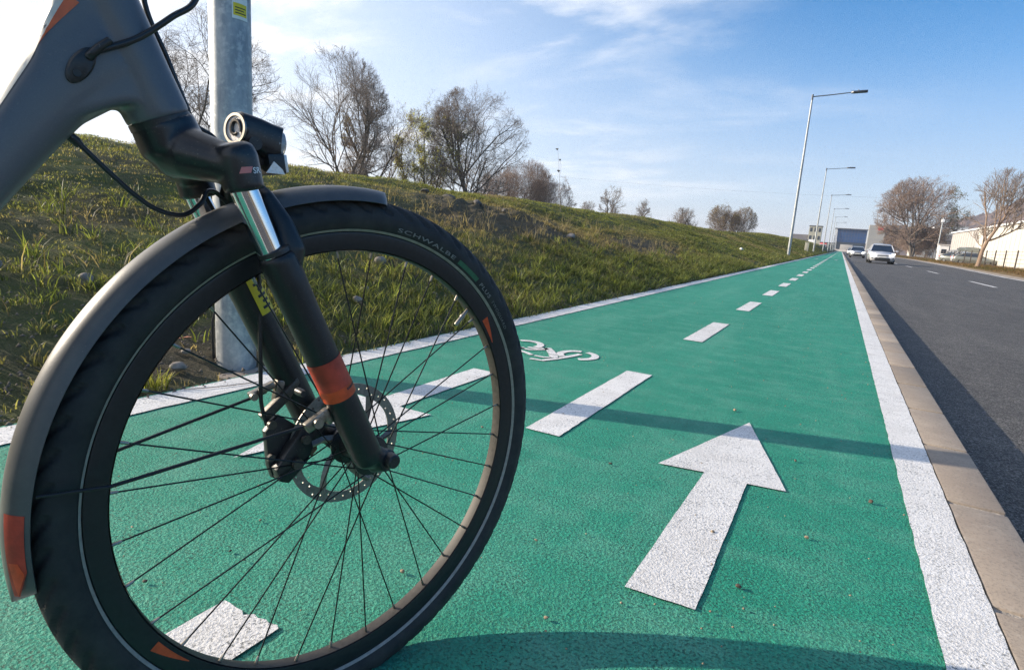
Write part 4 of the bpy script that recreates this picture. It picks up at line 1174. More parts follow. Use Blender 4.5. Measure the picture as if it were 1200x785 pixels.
# rear half
fr.tube([L3(0, -.615, -.06), L3(0, -.70, .22), L3(0, -.755, .40)], [.030, .022, .019], 24)
fr.tube([L3(-.045, -.615, -.06), L3(.045, -.615, -.06)], .027, 24)
frame = fr.build('frame', M['frame'], bike); fuse(frame, .0030, 10)
for s in (1, -1):
    m = MB(); m.tube([L3(s * .030, -.615, -.06), L3(s * .060, -.85, -.03), L3(s * .066, -1.09, .0)], [.014, .011, .010], 14)
    m.tube([L3(s * .018, -.745, .36), L3(s * .05, -.90, .20), L3(s * .066, -1.09, .01)], [.009, .009, .009], 14); m.build('rear_stay', M['frame'], bike)
fb_ = bvh_of(frame)
# painted stripes along the upper rear edge of the tube
def edge_pt(k, off):
    """k along the tube's upper edge; off = offset into the side"""
    a = Vector((0, -.300, .515)); b = Vector((0, -.352, .415)); n = Vector((0, .86, -.50)); q = a + (b - a) * k + n * off
    return q
fdir = Vector((.66, -.65, .38)).normalized(); ffl = fdir.cross(Vector((0, .86, -.50))).normalized()
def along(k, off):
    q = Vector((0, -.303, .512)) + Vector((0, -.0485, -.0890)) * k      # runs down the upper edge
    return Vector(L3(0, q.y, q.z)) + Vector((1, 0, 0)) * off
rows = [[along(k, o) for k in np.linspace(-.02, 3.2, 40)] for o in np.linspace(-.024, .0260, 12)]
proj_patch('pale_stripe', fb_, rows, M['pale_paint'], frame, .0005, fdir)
rows = [[along(k, .0260 + (.0080 * (1 - k / .5)) * j / 3) for k in np.linspace(-.02, .5, 14)] for j in range(4)]
proj_patch('orange_stripe', fb_, rows, M['orange_paint'], frame, .0006, fdir)
# cable port with boot, right side
def port(f, u, s=1):
    h, nrm, _, _ = fb_.ray_cast(Vector(L3(.3 * s, f, u)), Vector((-s, 0, 0)))
    return h if h is not None else Vector(L3(.03, f, u))
hp = port(-.297, .456)
m = MB(); dd = Vector((0, .35, .94)); rings = []
for k, sc in ((-.001, 1.), (.0025, 1.), (.004, .82)):
    rings.append([hp + Vector((k, 0, 0)) + Vector((0, .50, .87)) * (.0185 * sc * math.cos(2 * math.pi * i / 24)) + Vector((0, -.87, .50)) * (.0085 * sc * math.sin(2 * math.pi * i / 24)) for i in range(24)])
m.loft(rings); pt = m.build('cable_port', M['black_plastic'], frame)
m = MB(); q = hp + Vector((.0042, -.004, -.008)); m.tube([q, q + Vector((.0012, 0, 0))], .0032, 12); m.build('screw', M['dark_print'], pt)
m = MB(); q = Vector(L3(0, -.300, .530)); top = hb + hd * .188
m.tube([L3(*(top)), L3(*(top + hd * .012)), L3(*(top + hd * .030))], [.033, .033, .028], 32); m.tube([L3(*(top + hd * .03)), L3(*(top + hd * .10))], .017, 24)
stm = m.build('headset', M['black_plastic'], bike)
m = MB(); q = hb + hd * .002; m.tube([L3(*(q - hd * .006)), L3(*(q + hd * .001))], .0298, 36); m.build('lower_headset', M['black_plastic'], bike)
# handlebar, saddle, cranks (out of the photograph)
m = MB(); hbp = top + hd * .085
m.tube([L3(*hbp), L3(0, hbp.y + .06, hbp.z + .03)], [.018, .019], 20)
m.tube([L3(-.31, hbp.y - .10, hbp.z + .05), L3(-.18, hbp.y - .02, hbp.z + .045), L3(-.05, hbp.y + .06, hbp.z + .03), L3(.05, hbp.y + .06, hbp.z + .03), L3(.18, hbp.y - .02, hbp.z + .045), L3(.31, hbp.y - .10, hbp.z + .05)], .0125, 16)
hbar = m.build('handlebar', M['black_plastic'], bike)
for s in (1, -1):
    m = MB(); m.tube([L3(s * .20, hbp.y - .033, hbp.z + .046), L3(s * .315, hbp.y - .103, hbp.z + .050)], .0165, 16); m.build('grip', M['grip'], hbar)
m = MB(); m.tube([L3(0, -.755, .40), L3(0, -.80, .55)], .014, 18); m.build('seatpost', M['black_plastic'], bike)
m = MB(); m.loft([[L3(w * math.cos(2 * math.pi * i / 20), f, .575 + .028 * math.sin(2 * math.pi * i / 20) + d) for i in range(20)] for f, w, d in ((-.64, .015, 0), (-.68, .028, .004), (-.76, .045, .002), (-.85, .075, .008), (-.91, .08, .016), (-.935, .05, .016))]); m.build('saddle', M['saddle'], bike)
m = MB(); m.tube([L3(-.075, -.615, -.06), L3(.075, -.615, -.06)], .012, 16); m.tube([L3(.072, -.615, -.06), L3(.082, -.55, -.20)], [.014, .010], 12); m.tube([L3(-.072, -.615, -.06), L3(-.082, -.68, .08)], [.014, .010], 12)
m.lathe([(.088, .055), (.092, .055), (.092, .058), (.088, .058)], 40, c=L3(0, -.615, -.06)); crk = m.build('crank', M['black_plastic'], bike)
for s, f, u in ((1, -.55, -.20), (-1, -.68, .08)):
    m = MB(); m.box(L3(s * .135, f, u), (.095, .09, .024)); m.build('pedal', M['black_plastic'], crk, bevel=.006)
m = MB(); m.tube([L3(-.05, -.95, -.02), L3(-.09, -.99, -.18), L3(-.155, -1.02, -.352)], .009, 12); m.build('kickstand', M['black_plastic'], bike)

# fender ------------------------------------------------------------
def fender_section(sc=1.0):
    pr = []
    for q in np.linspace(-1.16, 1.16, 15):
        pr.append((.3455 + .0315 * math.cos(q), .0315 * math.sin(q)))
    inner = [(r - .0016 * math.cos(q), x - .0016 * math.sin(q)) for (r, x), q in zip(pr, np.linspace(-1.16, 1.16, 15))]
    return pr + inner[::-1]
m = MB(); prof = fender_section(); n = 150
A0, A1 = R_(82.2), R_(188.4); vs = []; k = len(prof)
for i in range(n + 1):
    t = i / n; a = A0 + (A1 - A0) * t
    # rounded ends: narrow the blade over the last centimetres
    dend = min((a - A0) * .37, (A1 - a) * .37)
    ee = .050 if (A1 - a) < (a - A0) else .030
    sq = max(0.02, 1 - max(0, (ee - dend) / ee) ** 2.4) ** .5
    lift = .0 if a > R_(92) else 0
    for r, x in prof:
        vs.append((x * sq, (r + .0025) * math.cos(a), (r + .0025) * math.sin(a)))
fs = []
for i in range(n):
    for j in range(k):
        j2 = (j + 1) % k; fs.append((i * k + j, (i + 1) * k + j, (i + 1) * k + j2, i * k + j2))
fs += [tuple(range(k)), tuple(n * k + j for j in range(k - 1, -1, -1))]
m.add(vs, fs)
fen = m.build('fender', M['fender'], bike, angle=40); fen.location = L3(0, -.002, -.001)
# red film at the rear end (right shoulder of the blade)
m = MB(); vs = []; nn = 16
for i in range(nn + 1):
    a = R_(173.5 + (186.5 - 173.5) * i / nn); w0 = (.36 + .12 * (i / nn)); w1 = 1.02 if i / nn < .7 else (1.02 - 1.1 * (i / nn - .7))
    for j in range(6):
        q = w0 + (w1 - w0) * j / 5; r = .3455 + .0025 + .0320 * math.cos(q); vs.append((.0320 * math.sin(q), r * math.cos(a), r * math.sin(a)))
m.add(vs, [(i * 6 + j, i * 6 + j + 1, (i + 1) * 6 + j + 1, (i + 1) * 6 + j) for i in range(nn) for j in range(5)])
m.build('reflective_sticker', M['red_film'], fen, recalc=False)
m = MB(); vs = []
for i in range(nn + 1):
    a = R_(181.0 + (186.3 - 181.0) * i / nn); w0 = .52 + .12 * (i / nn); w1 = .96 - (.45 * abs(i / nn - .35))
    for j in range(6):
        q = w0 + (w1 - w0) * j / 5; r = .3455 + .0025 + .0323 * math.cos(q); vs.append((.0323 * math.sin(q), r * math.cos(a), r * math.sin(a)))
m.add(vs, [(i * 6 + j, i * 6 + j + 1, (i + 1) * 6 + j + 1, (i + 1) * 6 + j) for i in range(nn) for j in range(5)])
m.build('bright_film', M['orange'], fen, recalc=False)
# fender stays
m = MB(); m.tube([L3(.0300, -.355, .058), L3(.034, -.318, .0555), L3(.040, -.298, .0555), L3(.052, -.117, .0785), L3(.056, -.083, .0835)], [.0016, .0020, .0021, .0021, .0021], 10); m.build('fender_stay', M['cable'], bike)
m = MB(); m.tube([L3(-.0300, -.355, .046), L3(-.034, -.277, .065), L3(-.046, -.121, .097), L3(-.05, -.10, .101)], .0021, 10); m.build('fender_stay', M['cable'], bike)
# stay brackets
m = MB(); m.box(L3(.058, -.086, .086), (.009, .030, .014), M=Matrix.Rotation(R_(28), 3, 'X')); m.box(L3(.058, -.070, .090), (.009, .010, .022), M=Matrix.Rotation(R_(28), 3, 'X'))
br = m.build('stay_bracket', M['alu'], fork, bevel=.0025)
m = MB(); q = Vector(L3(.0635, -.086, .085)); m.tube([q, q + Vector((.004, 0, 0))], .0062, 20); m.tube([q + Vector((.004, 0, 0)), q + Vector((.0042, 0, 0))], .0032, 6); m.build('bolt', M['nipple'], br)
m = MB(); q = Vector(L3(.066, -.108, .128)); m.tube([q + Vector((-.01, 0, 0)), q, q + Vector((.005, 0, 0))], [.0045, .0048, .0035], 14); m.build('mount_plug', M['black_plastic'], fork)
m = MB(); m.box(L3(-.052, -.105, .104), (.010, .036, .010), M=Matrix.Rotation(R_(20), 3, 'X')); m.box(L3(-.052, -.082, .100), (.012, .012, .030), M=Matrix.Rotation(R_(-10), 3, 'X'))
br = m.build('stay_bracket', M['alu'], fork, bevel=.0025)
m = MB(); q = Vector(L3(-.046, -.119, .099)); m.tube([q, q + Vector((.006, 0, 0))], .005, 14); m.build('bolt', M['nipple'], br)

# brake caliper -------------------------------------------------------
m = MB(); Ax = Matrix.Rotation(R_(24), 3, 'X')
pl = [(-.098, .062), (-.088, .070), (-.066, .052), (-.055, .040), (-.050, .020), (-.058, .002), (-.072, -.012), (-.086, -.024), (-.099, -.018), (-.104, .000), (-.106, .030), (-.108, .050)]
m.prism([(f, u + RW) for f, u in pl], -.049, -.036, axis='X')
m.prism([(f + .002, u + RW) for f, u in pl[2:10]], -.036, -.018, axis='X')
cal = m.build('brake_caliper', M['black_plastic'], fork, bevel=.0035)
m = MB()
arms = [[(-.112, .072), (-.104, .060), (-.070, .088), (-.055, .110), (-.060, .118), (-.085, .094)], [(-.058, .036), (-.050, .056), (-.034, .040), (-.030, .006), (-.040, -.004), (-.052, .012)]]
for a in arms: m.prism([(f, u + RW) for f, u in a], -.052, -.040, axis='X')
m.build('caliper_mount', M['alu_dark'], cal, bevel=.003)
for (f, u, x, r) in ((-.101, .060, -.034, .006), (-.094, -.012, -.034, .005), (-.103, .014, -.034, .0055), (-.062, .036, -.016, .0065), (-.074, .004, -.016, .0075)):
    m = MB(); q = Vector(L3(x, f, u)); m.tube([q, q + Vector((.006, 0, 0))], r, 6 if r < .006 else 18); m.build('bolt', M['alu_dark'], cal)
m = MB(); m.prism([(f, u + RW) for f, u in ((-.040, .060), (-.022, .085), (-.012, .080), (-.016, .040), (-.030, .020), (-.040, .030))], -.048, -.040, axis='X'); m.build('dropout_plate', M['alu_dark'], cal, bevel=.002)

# cables ----------------------------------------------------------------
def smooth_path(pts, n=10):
    P = [Vector(p) for p in pts]; out = []
    for i in range(len(P) - 1):
        p0 = P[max(i - 1, 0)]; p1 = P[i]; p2 = P[i + 1]; p3 = P[min(i + 2, len(P) - 1)]
        for j in range(n):
            t = j / n
            out.append(.5 * ((2 * p1) + (-p0 + p2) * t + (2 * p0 - 5 * p1 + 4 * p2 - p3) * t * t + (-p0 + 3 * p1 - 3 * p2 + p3) * t ** 3))
    out.append(P[-1]); return out
m = MB(); m.tube(smooth_path([hp + Vector((-.004, .004, .006)), hp + Vector((.006, .010, .013)), L3(.030, -.251, .491), L3(.030, -.221, .518), L3(.028, -.197, .543), L3(.02, -.185, .60), L3(.03, -.21, .68), L3(.12, -.24, .74)]), .0029, 12); m.build('brake_cable', M['cable'], bike)
m = MB(); m.tube([hp + Vector((.002, .006, .008)), hp + Vector((.008, .013, .017)), hp + Vector((.007, .022, .026))], [.0042, .0036, .0031], 14); m.build('cable_boot', M['black_plastic'], bike)
m = MB(); m.tube(smooth_path([L3(-.10, -.22, .72), L3(-.02, -.225, .62), L3(-.02, -.231, .545), L3(-.02, -.211, .489), L3(-.02, -.196, .449), L3(-.022, -.186, .428), L3(-.018, -.170, .418), L3(-.006, -.160, .402), L3(0, -.150, .398)]), .0027, 12); m.build('light_cable', M['cable'], bike)
hose = [L3(.0, -.310, .402), L3(.0, -.301, .394), L3(.0, -.272, .364), L3(.0, -.252, .345), L3(.0, -.232, .332), L3(-.002, -.208, .3285), L3(-.008, -.188, .342), L3(-.018, -.176, .357), L3(-.034, -.156, .352), L3(-.046, -.128, .322), L3(-.046, -.110, .27), L3(-.044, -.109, .20), L3(-.042, -.110, .136), L3(-.042, -.110, .09), L3(-.040, -.104, .058)]
m = MB(); m.tube(smooth_path(hose), .0027, 12); m.build('brake_hose', M['cable'], bike)
m = MB(); m.tube([L3(0, -.309, .400), L3(0, -.299, .392), L3(0, -.296, .388)], [.0048, .0046, .0036], 14); m.build('hose_boot', M['black_plastic'], bike)

# headlight -------------------------------------------------------------
hl = MB(); rings = []
for f, u, rx, rt, rb_ in ((-.1500, .4262, .0155, .0175, .0165), (-.1475, .4264, .0180, .0198, .0185), (-.138, .4250, .0190, .0195, .0200), (-.126, .4225, .0205, .0195, .0235), (-.114, .4195, .0210, .0190, .0245), (-.108, .4180, .0205, .0185, .0225)):
    ring = []
    for i in range(28):
        a = 2 * math.pi * i / 28; ca, sa = math.cos(a), math.sin(a); e = lambda v: math.copysign(abs(v) ** .56, v)
        ring.append(L3(rx * e(ca), f + (.007 * (sa > 0) * sa if f > -.111 else 0), u + (rt if sa > 0 else rb_) * e(sa)))
    rings.append(ring)
hl.loft(rings)
hl.tube([L3(0, -.150, .412), L3(0, -.147, .398), L3(0, -.150, .385)], [.011, .010, .009], 16)
hl.tube([L3(0, -.135, .412), L3(0, -.122, .392)], [.009, .008], 14)
head = hl.build('headlight', M['gloss_black'], bike, angle=30)
m = MB(); m.tube([L3(.002, -.110, .4165), L3(.002, -.102, .4150), L3(.002, -.0985, .4145)], [.0188, .0172, .0120], 28); m.build('lens', M['lens'], head)
# round badge on the back of the lamp, turned to the right
bd = Vector((.30, -.95, .06)).normalized(); bc = Vector(L3(.0030, -.1510, .4268))
e1 = bd.cross(Vector((0, 0, 1))).normalized(); e2 = e1.cross(bd)
def disc_ring(m, c, r0, r1, h0, h1, n=36):
    prof = [(r0, h0), (r0, h1), (r1, h1), (r1, h0)]; vs = []
    for i in range(n):
        a = 2 * math.pi * i / n
        for r, h in prof: vs.append(c + bd * h + (e1 * math.cos(a) + e2 * math.sin(a)) * r)
    m.add(vs, [(i * 4 + j, ((i + 1) % n) * 4 + j, ((i + 1) % n) * 4 + (j + 1) % 4, i * 4 + (j + 1) % 4) for i in range(n) for j in range(4)])
m = MB(); m.tube([bc - bd * .010, bc + bd * .001], .0172, 36); m.build('badge_base', M['gloss_black'], head)
m = MB(); disc_ring(m, bc, .0142, .0172, .0005, .0032); bad = m.build('badge', M['nipple'], head)
m = MB(); m.tube([bc + bd * .0008, bc + bd * .0016], .0142, 36); m.build('badge_face', M['reflector'], bad)
sw = [];
for i in range(15):
    t = i / 14; a = R_(200 - 330 * t); r = .0085 - .004 * t; sw.append(bc + bd * .0022 + e1 * (r * math.cos(a) - .001) + e2 * (r * 1.25 * math.sin(a)))
m = MB(); m.tube(sw, [.0012 + .0016 * math.sin(math.pi * i / 14) for i in range(15)], 8); m.build('emblem', M['alu_dark'], bad)
m = MB(); q = Vector(L3(.0185, -.137, .4125)); m.tube([q + Vector((-.004, 0, 0)), q + Vector((.0015, 0, 0))], .0075, 24); m.build('button', M['black_plastic'], head)
m = MB(); m.box(L3(0, -.113, .3925), (.044, .020, .0235), M=Matrix.Rotation(R_(8), 3, 'X')); rf = m.build('front_reflector', M['black_plastic'], head, bevel=.003)
m = MB(); m.box(L3(0, -.1015, .3945), (.040, .004, .0205), M=Matrix.Rotation(R_(8), 3, 'X')); m.build('reflector_face', M['reflector'], rf, bevel=.0015)
m = MB(); m.prism([(f, u + RW) for f, u in ((-.127, .3815), (-.105, .3815), (-.108, .387), (-.118, .395))], .0222, .0236, axis='X'); m.build('reflector_edge', M['reflector'], rf)

# ------------------------------------------------------------------ cars
def car(name, loc, rz, label, paint, group=None, lights=False, L=4.4, W=1.75, H=1.48, cat='car'):
    """nose towards -Y"""
    root = empty(name, loc, rz); tag(root, label, cat, group)
    hw = W / 2; b = MB()
    # stations along the length: (y, [ (halfwidth, z) ... ]) lower body ring
    st = [(-L * .5, .74, .30, .55), (-L * .485, .86, .24, .66), (-L * .44, .95, .20, .75), (-L * .33, 1., .19, .86), (-L * .2, 1., .18, .95), (0, 1., .18, .97), (L * .25, 1., .18, 1.0), (L * .42, .98, .22, 1.03), (L * .48, .92, .28, 1.0), (L * .5, .84, .36, .86)]
    rings = []
    for y, k, zb, zt in st:
        w = hw * k; zm = zb + (zt - zb) * .55
        rings.append([(-w * .86, y, zb), (-w * .97, y, zb + .12), (-w, y, zm), (-w * .97, y, zt - .10), (-w * .86, y, zt), (0, y, zt + .03), (w * .86, y, zt), (w * .97, y, zt - .10), (w, y, zm), (w * .97, y, zb + .12), (w * .86, y, zb)])
    b.loft(rings); body = b.build('body', paint, root, angle=50)
    g = MB(); cab = [(-L * .24, .90, .92), (-L * .05, .80, H - .07), (L * .06, .78, H), (L * .24, .76, H - .03), (L * .42, .80, 1.02)]
    y0, yA, yB, yC, yD = [c[0] for c in cab]
    top = [(yA, .74), (L * .06, .75), (yC, .72)]
    # greenhouse: roof + glass
    lo = [(-hw * .90, y0, .94), (hw * .90, y0, .94), (hw * .92, yD, 1.01), (-hw * .92, yD, 1.01)]
    hi = [(-hw * .70, yA + .05, H - .05), (hw * .70, yA + .05, H - .05), (hw * .68, yC, H - .06), (-hw * .68, yC, H - .06)]
    g.add(lo + hi, [(0, 1, 5, 4), (1, 2, 6, 5), (2, 3, 7, 6), (3, 0, 4, 7)]); g.build('window', M['car_glass'], root, smooth=False)
    r = MB(); rr = []
    for y, w, z in ((yA + .01, .71, H - .055), (yA + .25, .73, H - .01), (L * .08, .73, H + .01), (yC - .2, .71, H - .015), (yC + .06, .69, H - .06)):
        rr.append([(-hw * w, y, z - .03), (-hw * w * .8, y, z + .02), (0, y, z + .035), (hw * w * .8, y, z + .02), (hw * w, y, z - .03)])
    r.loft(rr)
    for s in (-1, 1):   # pillars
        r.tube([(s * hw * .90, y0 - .01, .95), (s * hw * .71, yA + .04, H - .06)], .035, 6); r.tube([(s * hw * .90, L * .10, .98), (s * hw * .71, L * .10, H - .05)], .035, 6); r.tube([(s * hw * .90, yD, 1.0), (s * hw * .69, yC, H - .07)], .06, 6)
    r.build('roof', paint, root)
    for sx in (-1, 1):
        for yy in (-L * .31, L * .31):
            m = MB(); m.lathe([(.19, -.11), (.30, -.11), (.32, -.08), (.32, .08), (.30, .11), (.19, .11)], 28, c=(sx * (hw - .13), yy, .32)); wh = m.build('wheel', M['rubber'], root)
            m = MB(); m.lathe([(.0, .10 * sx), (.19, .09 * sx), (.19, -.08 * sx)], 20, c=(sx * (hw - .13), yy, .32), closed=False); m.build('rim', M['wheel_alloy'], wh)
    nose = -L * .5
    lm = M['headlamp'] if lights else M['lamp_off']
    for s in (-1, 1):
        m = MB(); m.add([(s * hw * .50, nose + .045, .64), (s * hw * .80, nose + .10, .66), (s * hw * .93, nose + .36, .80), (s * hw * .66, nose + .16, .77), (s * hw * .50, nose + .06, .69)], [(0, 1, 2, 3, 4)])
        me = m.build('headlight', lm, root, smooth=False)
        for v in me.data.vertices: v.co.y -= .13; v.co.z += .0
        m = MB(); m.box((s * hw * .72, nose + .06, .42), (.20, .10, .10)); m.build('fog_lamp', M['car_black'], root, bevel=.02)
        m = MB(); m.box((s * (hw + .09), -L * .20, 1.0), (.20, .12, .13)); m.build('mirror', paint, root, bevel=.03)
        m = MB(); m.box((s * hw * .74, L * .5 - .03, .86), (.28, .10, .16)); m.build('tail_light', M['red_sign'], root, bevel=.02)
    m = MB(); m.prism([(-hw * .62, .30), (-hw * .52, .46), (hw * .52, .46), (hw * .62, .30), (hw * .5, .24), (-hw * .5, .24)], nose - .035, nose + .12, axis='Y'); m.build('air_intake', M['car_black'], root, bevel=.015)
    m = MB(); m.prism([(-hw * .42, .61), (-hw * .46, .66), (hw * .46, .66), (hw * .42, .61)], nose - .02, nose + .12, axis='Y'); m.build('grille', M['car_black'], root, bevel=.01)
    m = MB(); m.box((0, nose - .03, .535), (.50, .02, .10)); m.build('number_plate', M['plate'], root)
    return root
def copy_all(src, loc, rz, label, group=None):
    c = src.copy(); COL.objects.link(c); c.location = loc; c.rotation_euler = (0, 0, rz); c['label'] = label
    if group: c['group'] = group
    for ch in src.children:
        k = ch.copy(); COL.objects.link(k); k.parent = c
        for q in ch.children:
            z = q.copy(); COL.objects.link(z); z.parent = k
    return c
GC = 'cars driving towards the camera'
car('car', (2.80, 55.5, ROADZ), 0.02, 'white hatchback with lit headlights driving nearest on the road', M['car_white'], GC, True, 4.4, 1.76, 1.50)
sc = car('car', (1.9, 91., ROADZ), 0, 'silver car with lit headlights following behind the white hatchback', M['car_silver'], GC, True, 4.5, 1.8, 1.45)
copy_all(sc, (1.9, 140., ROADZ), 0, 'farthest silver car coming along the road', GC)
rc = car('car', (6.0, 150., ROADZ), R_(180), 'small dark red car seen from behind far along the road', M['car_red'], None, False)
GPK = 'vehicles parked beside the white hall'
car('parked_car', (15.2, 101., .02), R_(25), 'white parked car with dark windows, nearest the container', M['car_white'], GPK, False, 4.4, 1.78, 1.6)
car('parked_car', (14.9, 93.5, .02), R_(80), 'grey green parked car partly behind the leaning tree trunk', M['car_grey'], GPK, False)
car('parked_car', (15.0, 108., .02), R_(60), 'small dark grey parked car, farthest of those beside the hall', M['car_grey'], GPK, False, 3.9)
car('parked_car', (14.8, 97., .02), R_(15), 'silver parked car just left of the leaning tree', M['car_silver'], GPK, False)

# ------------------------------------------------------------------ buildings and street side things
def windows(root, wallf, rects, mat=None, depth=.06):
    for r in rects: wallf(r)
# white hall along the right
hall = empty('white_hall', (17, 95, 0)); tag(hall, 'long low white hall with cream sunlit side behind the fence', 'building')
m = MB(); m.box((7, -13.5, 2.5), (14, 53, 5.1)); m.build('cream_wall', M['cream'], hall, smooth=False)
m = MB(); m.box((7, 24.5, 2.48), (14, 22.9, 5.04)); m.build('grey_wall', M['greyclad'], hall, smooth=False)
m = MB()
for k in range(26): m.box((-.02, -39 + k * 2.0, 2.5), (.05, .06, 4.9))
m.build('cladding_ribs', M['cream'], hall, smooth=False)
m = MB()
for k in range(11): m.box((-.02, 14.4 + k * 2.0, 2.46), (.05, .06, 4.8))
m.build('grey_ribs', M['greyclad'], hall, smooth=False)
m = MB(); m.box((7, -2, 5.13), (14.5, 77, .22)); m.build('roof', M['white'], hall, smooth=False)
m = MB(); m.box((-.03, -36., 2.2), (.06, 5.0, 4.2)); m.build('roller_door', M['greyclad'], hall, smooth=False)
# fence along the verge
fen2 = empty('mesh_fence', (13.1, 60, 0)); tag(fen2, 'wire mesh fence on dark posts along the dry verge', 'fence')
for k in range(26):
    m = MB(); y = -26 + k * 4.4; m.box((.012 * y + .7 * (y > 40), y, .85), (.09, .09, 1.75)); m.build('post', M['brown_post'], fen2, smooth=False)
m = MB()
for z in (.25, .6, .95, 1.3, 1.6): m.tube([(-.31, -26, z), (.5, 40, z), (1.7, 84, z)], .012, 4)
m.build('wire', M['brown_post'], fen2)
# white cabin + gate by the willow
cab = empty('gate_cabin', (14.9, 122, 0)); tag(cab, 'small white gate cabin between the willow and the hall', 'cabin')
m = MB(); m.box((0, 0, 1.35), (1.3, 2.2, 2.7)); m.build('wall', M['white'], cab, smooth=False)
m = MB(); m.box((0, 0, 2.78), (1.6, 2.5, .16)); m.build('roof', M['greyclad'], cab, smooth=False)
m = MB(); m.box((.0, -1.11, 1.7), (.7, .04, .7)); m.build('window', M['dark_glass'], cab, smooth=False)
pan = empty('panel_fence', (15.4, 114, 0)); tag(pan, 'pale grey solid panel fence right of the white gate cabin', 'fence')
for k in range(4):
    m = MB(); m.box((0, -4 + k * 2.3, 1.0), (.06, 2.25, 2.0)); m.build('panel', M['steel_frame'], pan, smooth=False)
# green-grey low truck / container by the hall
ct = empty('container', (16.0, 106.5, 0)); tag(ct, 'low grey green container behind the parked cars', 'container')
m = MB(); m.box((0, 0, 1.3), (1.6, 5.4, 2.1)); m.build('box', M['car_grey'], ct, bevel=.04)
m = MB()
for k in range(9): m.box((-.82, -2.4 + k * .6, 1.3), (.05, .12, 1.9))
m.build('ribs', M['car_grey'], ct, smooth=False)
# utility mast near the willow
mast = empty('utility_mast', (16.2, 140, 0)); tag(mast, 'slim white mast with a box between the willow and the hall', 'mast')
m = MB(); m.tube([(0, 0, 0), (0, 0, 8.2)], [.12, .09], 10); m.build('pole', M['galv'], mast)
m = MB(); m.box((0, -.2, 7.6), (.55, .4, .6)); m.build('box', M['white'], mast, bevel=.04)
# houses under the hill
def house(loc, rz, w, d, h, wall, roof, label, rows=2, cols=4, name='house', group=None, flat=False):
    r = empty(name, loc, rz); tag(r, label, 'building' if flat else 'house', group)
    m = MB(); m.box((0, 0, h / 2), (w, d, h)); m.build('wall', wall, r, smooth=False)
    m = MB()
    if flat: m.box((0, 0, h + .15), (w + .5, d + .5, .35))
    else: m.loft([[(-w / 2 - .4, -d / 2 - .4, h), (w / 2 + .4, -d / 2 - .4, h), (w / 2 + .4, d / 2 + .4, h), (-w / 2 - .4, d / 2 + .4, h)], [(-w / 2 - .2, -.05, h + d * .3), (w / 2 + .2, -.05, h + d * .3), (w / 2 + .2, .05, h + d * .3), (-w / 2 - .2, .05, h + d * .3)]])
    m.build('roof', roof, r, smooth=False)
    for i in range(rows):
        for j in range(cols):
            m = MB(); m.box((-w / 2 + (j + .5) * w / cols, -d / 2 - .02, (i + .55) * h / rows), (w / cols * .55, .08, h / rows * .5)); m.build('window', M['dark_glass'], r, smooth=False)
    return r
GH = 'houses at the foot of the hill'
house((34, 330, 0), .2, 12, 9, 7, M['cream'], M['roof_dark'], 'small cream house seen through the willow branches', 2, 3, group=GH)
house((52, 420, 3), .1, 16, 10, 15, M['white'], M['white'], 'white block with flat roof on the hill foot right of the willow', 3, 4, 'apartment_block', flat=True)
house((40, 300, 0), 0., 9, 8, 7.5, M['dark_wall'], M['roof_dark'], 'dark shed left of the hall under the hill', 1, 2, group=GH)
# blue glass building closing the road
bl = empty('glass_building', (4.2, 500, 0)); tag(bl, 'wide dark blue glass building closing the end of the road', 'building')
m = MB(); m.box((0, 8, 8.2), (20.5, 16, 16.4)); m.build('wall', M['blue_glass'], bl, smooth=False)
m = MB(); m.box((.6, -.05, 11.6), (19, .3, 8.6)); gl = m.build('curtain_glass', M['blue_glass'], bl, smooth=False)
m = MB(); m.box((.6, -.05, 3.6), (19, .3, 6.4)); m.build('shop_window', M['dark_glass'], bl, smooth=False)
m = MB()
for k in range(11): m.box((-8.6 + k * 1.85, -.24, 11.6), (.10, .12, 8.6))
for z in (9.2, 11.6, 14.0): m.box((.6, -.24, z), (19, .12, .10))
m.build('mullions', M['roof_dark'], gl, smooth=False)
for k in range(4):
    m = MB(); m.tube([(-10.6 + k * .75, -1.0, 0), (-9.8 + k * .3, -1.0, 16.2)], .14, 8); m.build('column', M['white'], bl)
m = MB(); m.box((0, 7, 16.6), (21.5, 18, .5)); m.build('roof', M['roof_dark'], bl, smooth=False)
# grey block with red sign
gb = empty('grey_building', (20.0, 400, 0)); tag(gb, 'tall plain grey block with a red sign near its top corner', 'building')
m = MB(); m.box((-3.7, 6, 8.2), (8.0, 12, 16.4)); m.build('wall', M['grey_wall'], gb, smooth=False)
m = MB(); m.box((4.9, 8, 8.5), (9.0, 12, 17.0)); m.build('dark_wing', M['dark_wall'], gb, smooth=False)
m = MB(); m.box((-1.7, -.10, 14.6), (3.2, .2, 2.4)); sg = m.build('sign', M['red_sign'], gb, smooth=False)
m = MB(); m.box((-.6, -.25, 14.6), (.5, .1, 1.8)); m.box((-1.2, -.25, 14.9), (.6, .1, .4)); m.build('emblem', M['white'], sg, smooth=False)
m = MB()
for k in range(5): m.box((-3.7, -.03, 2.2 + k * 3.0), (8.0, .05, .08))
m.build('panel_joints', M['steel_frame'], gb, smooth=False)
# left end: low yellowish buildings
house((-12.6, 330, 0), 0, 5.6, 8, 11.5, M['yellow_wall'], M['roof_dark'], 'pale ochre three storey block left of the blue glass building', 3, 3, 'apartment_block', flat=True)
house((-18.5, 330, 0), 0, 8, 9, 4.6, M['yellow_wall'], M['roof_dark'], 'low ochre house at the end of the bank', 1, 3)
house((-7.0, 350, 0), 0, 7, 8, 4.0, M['grey_wall'], M['roof_dark'], 'low grey shed between the ochre block and the blue building', 1, 4, 'shed', flat=True)
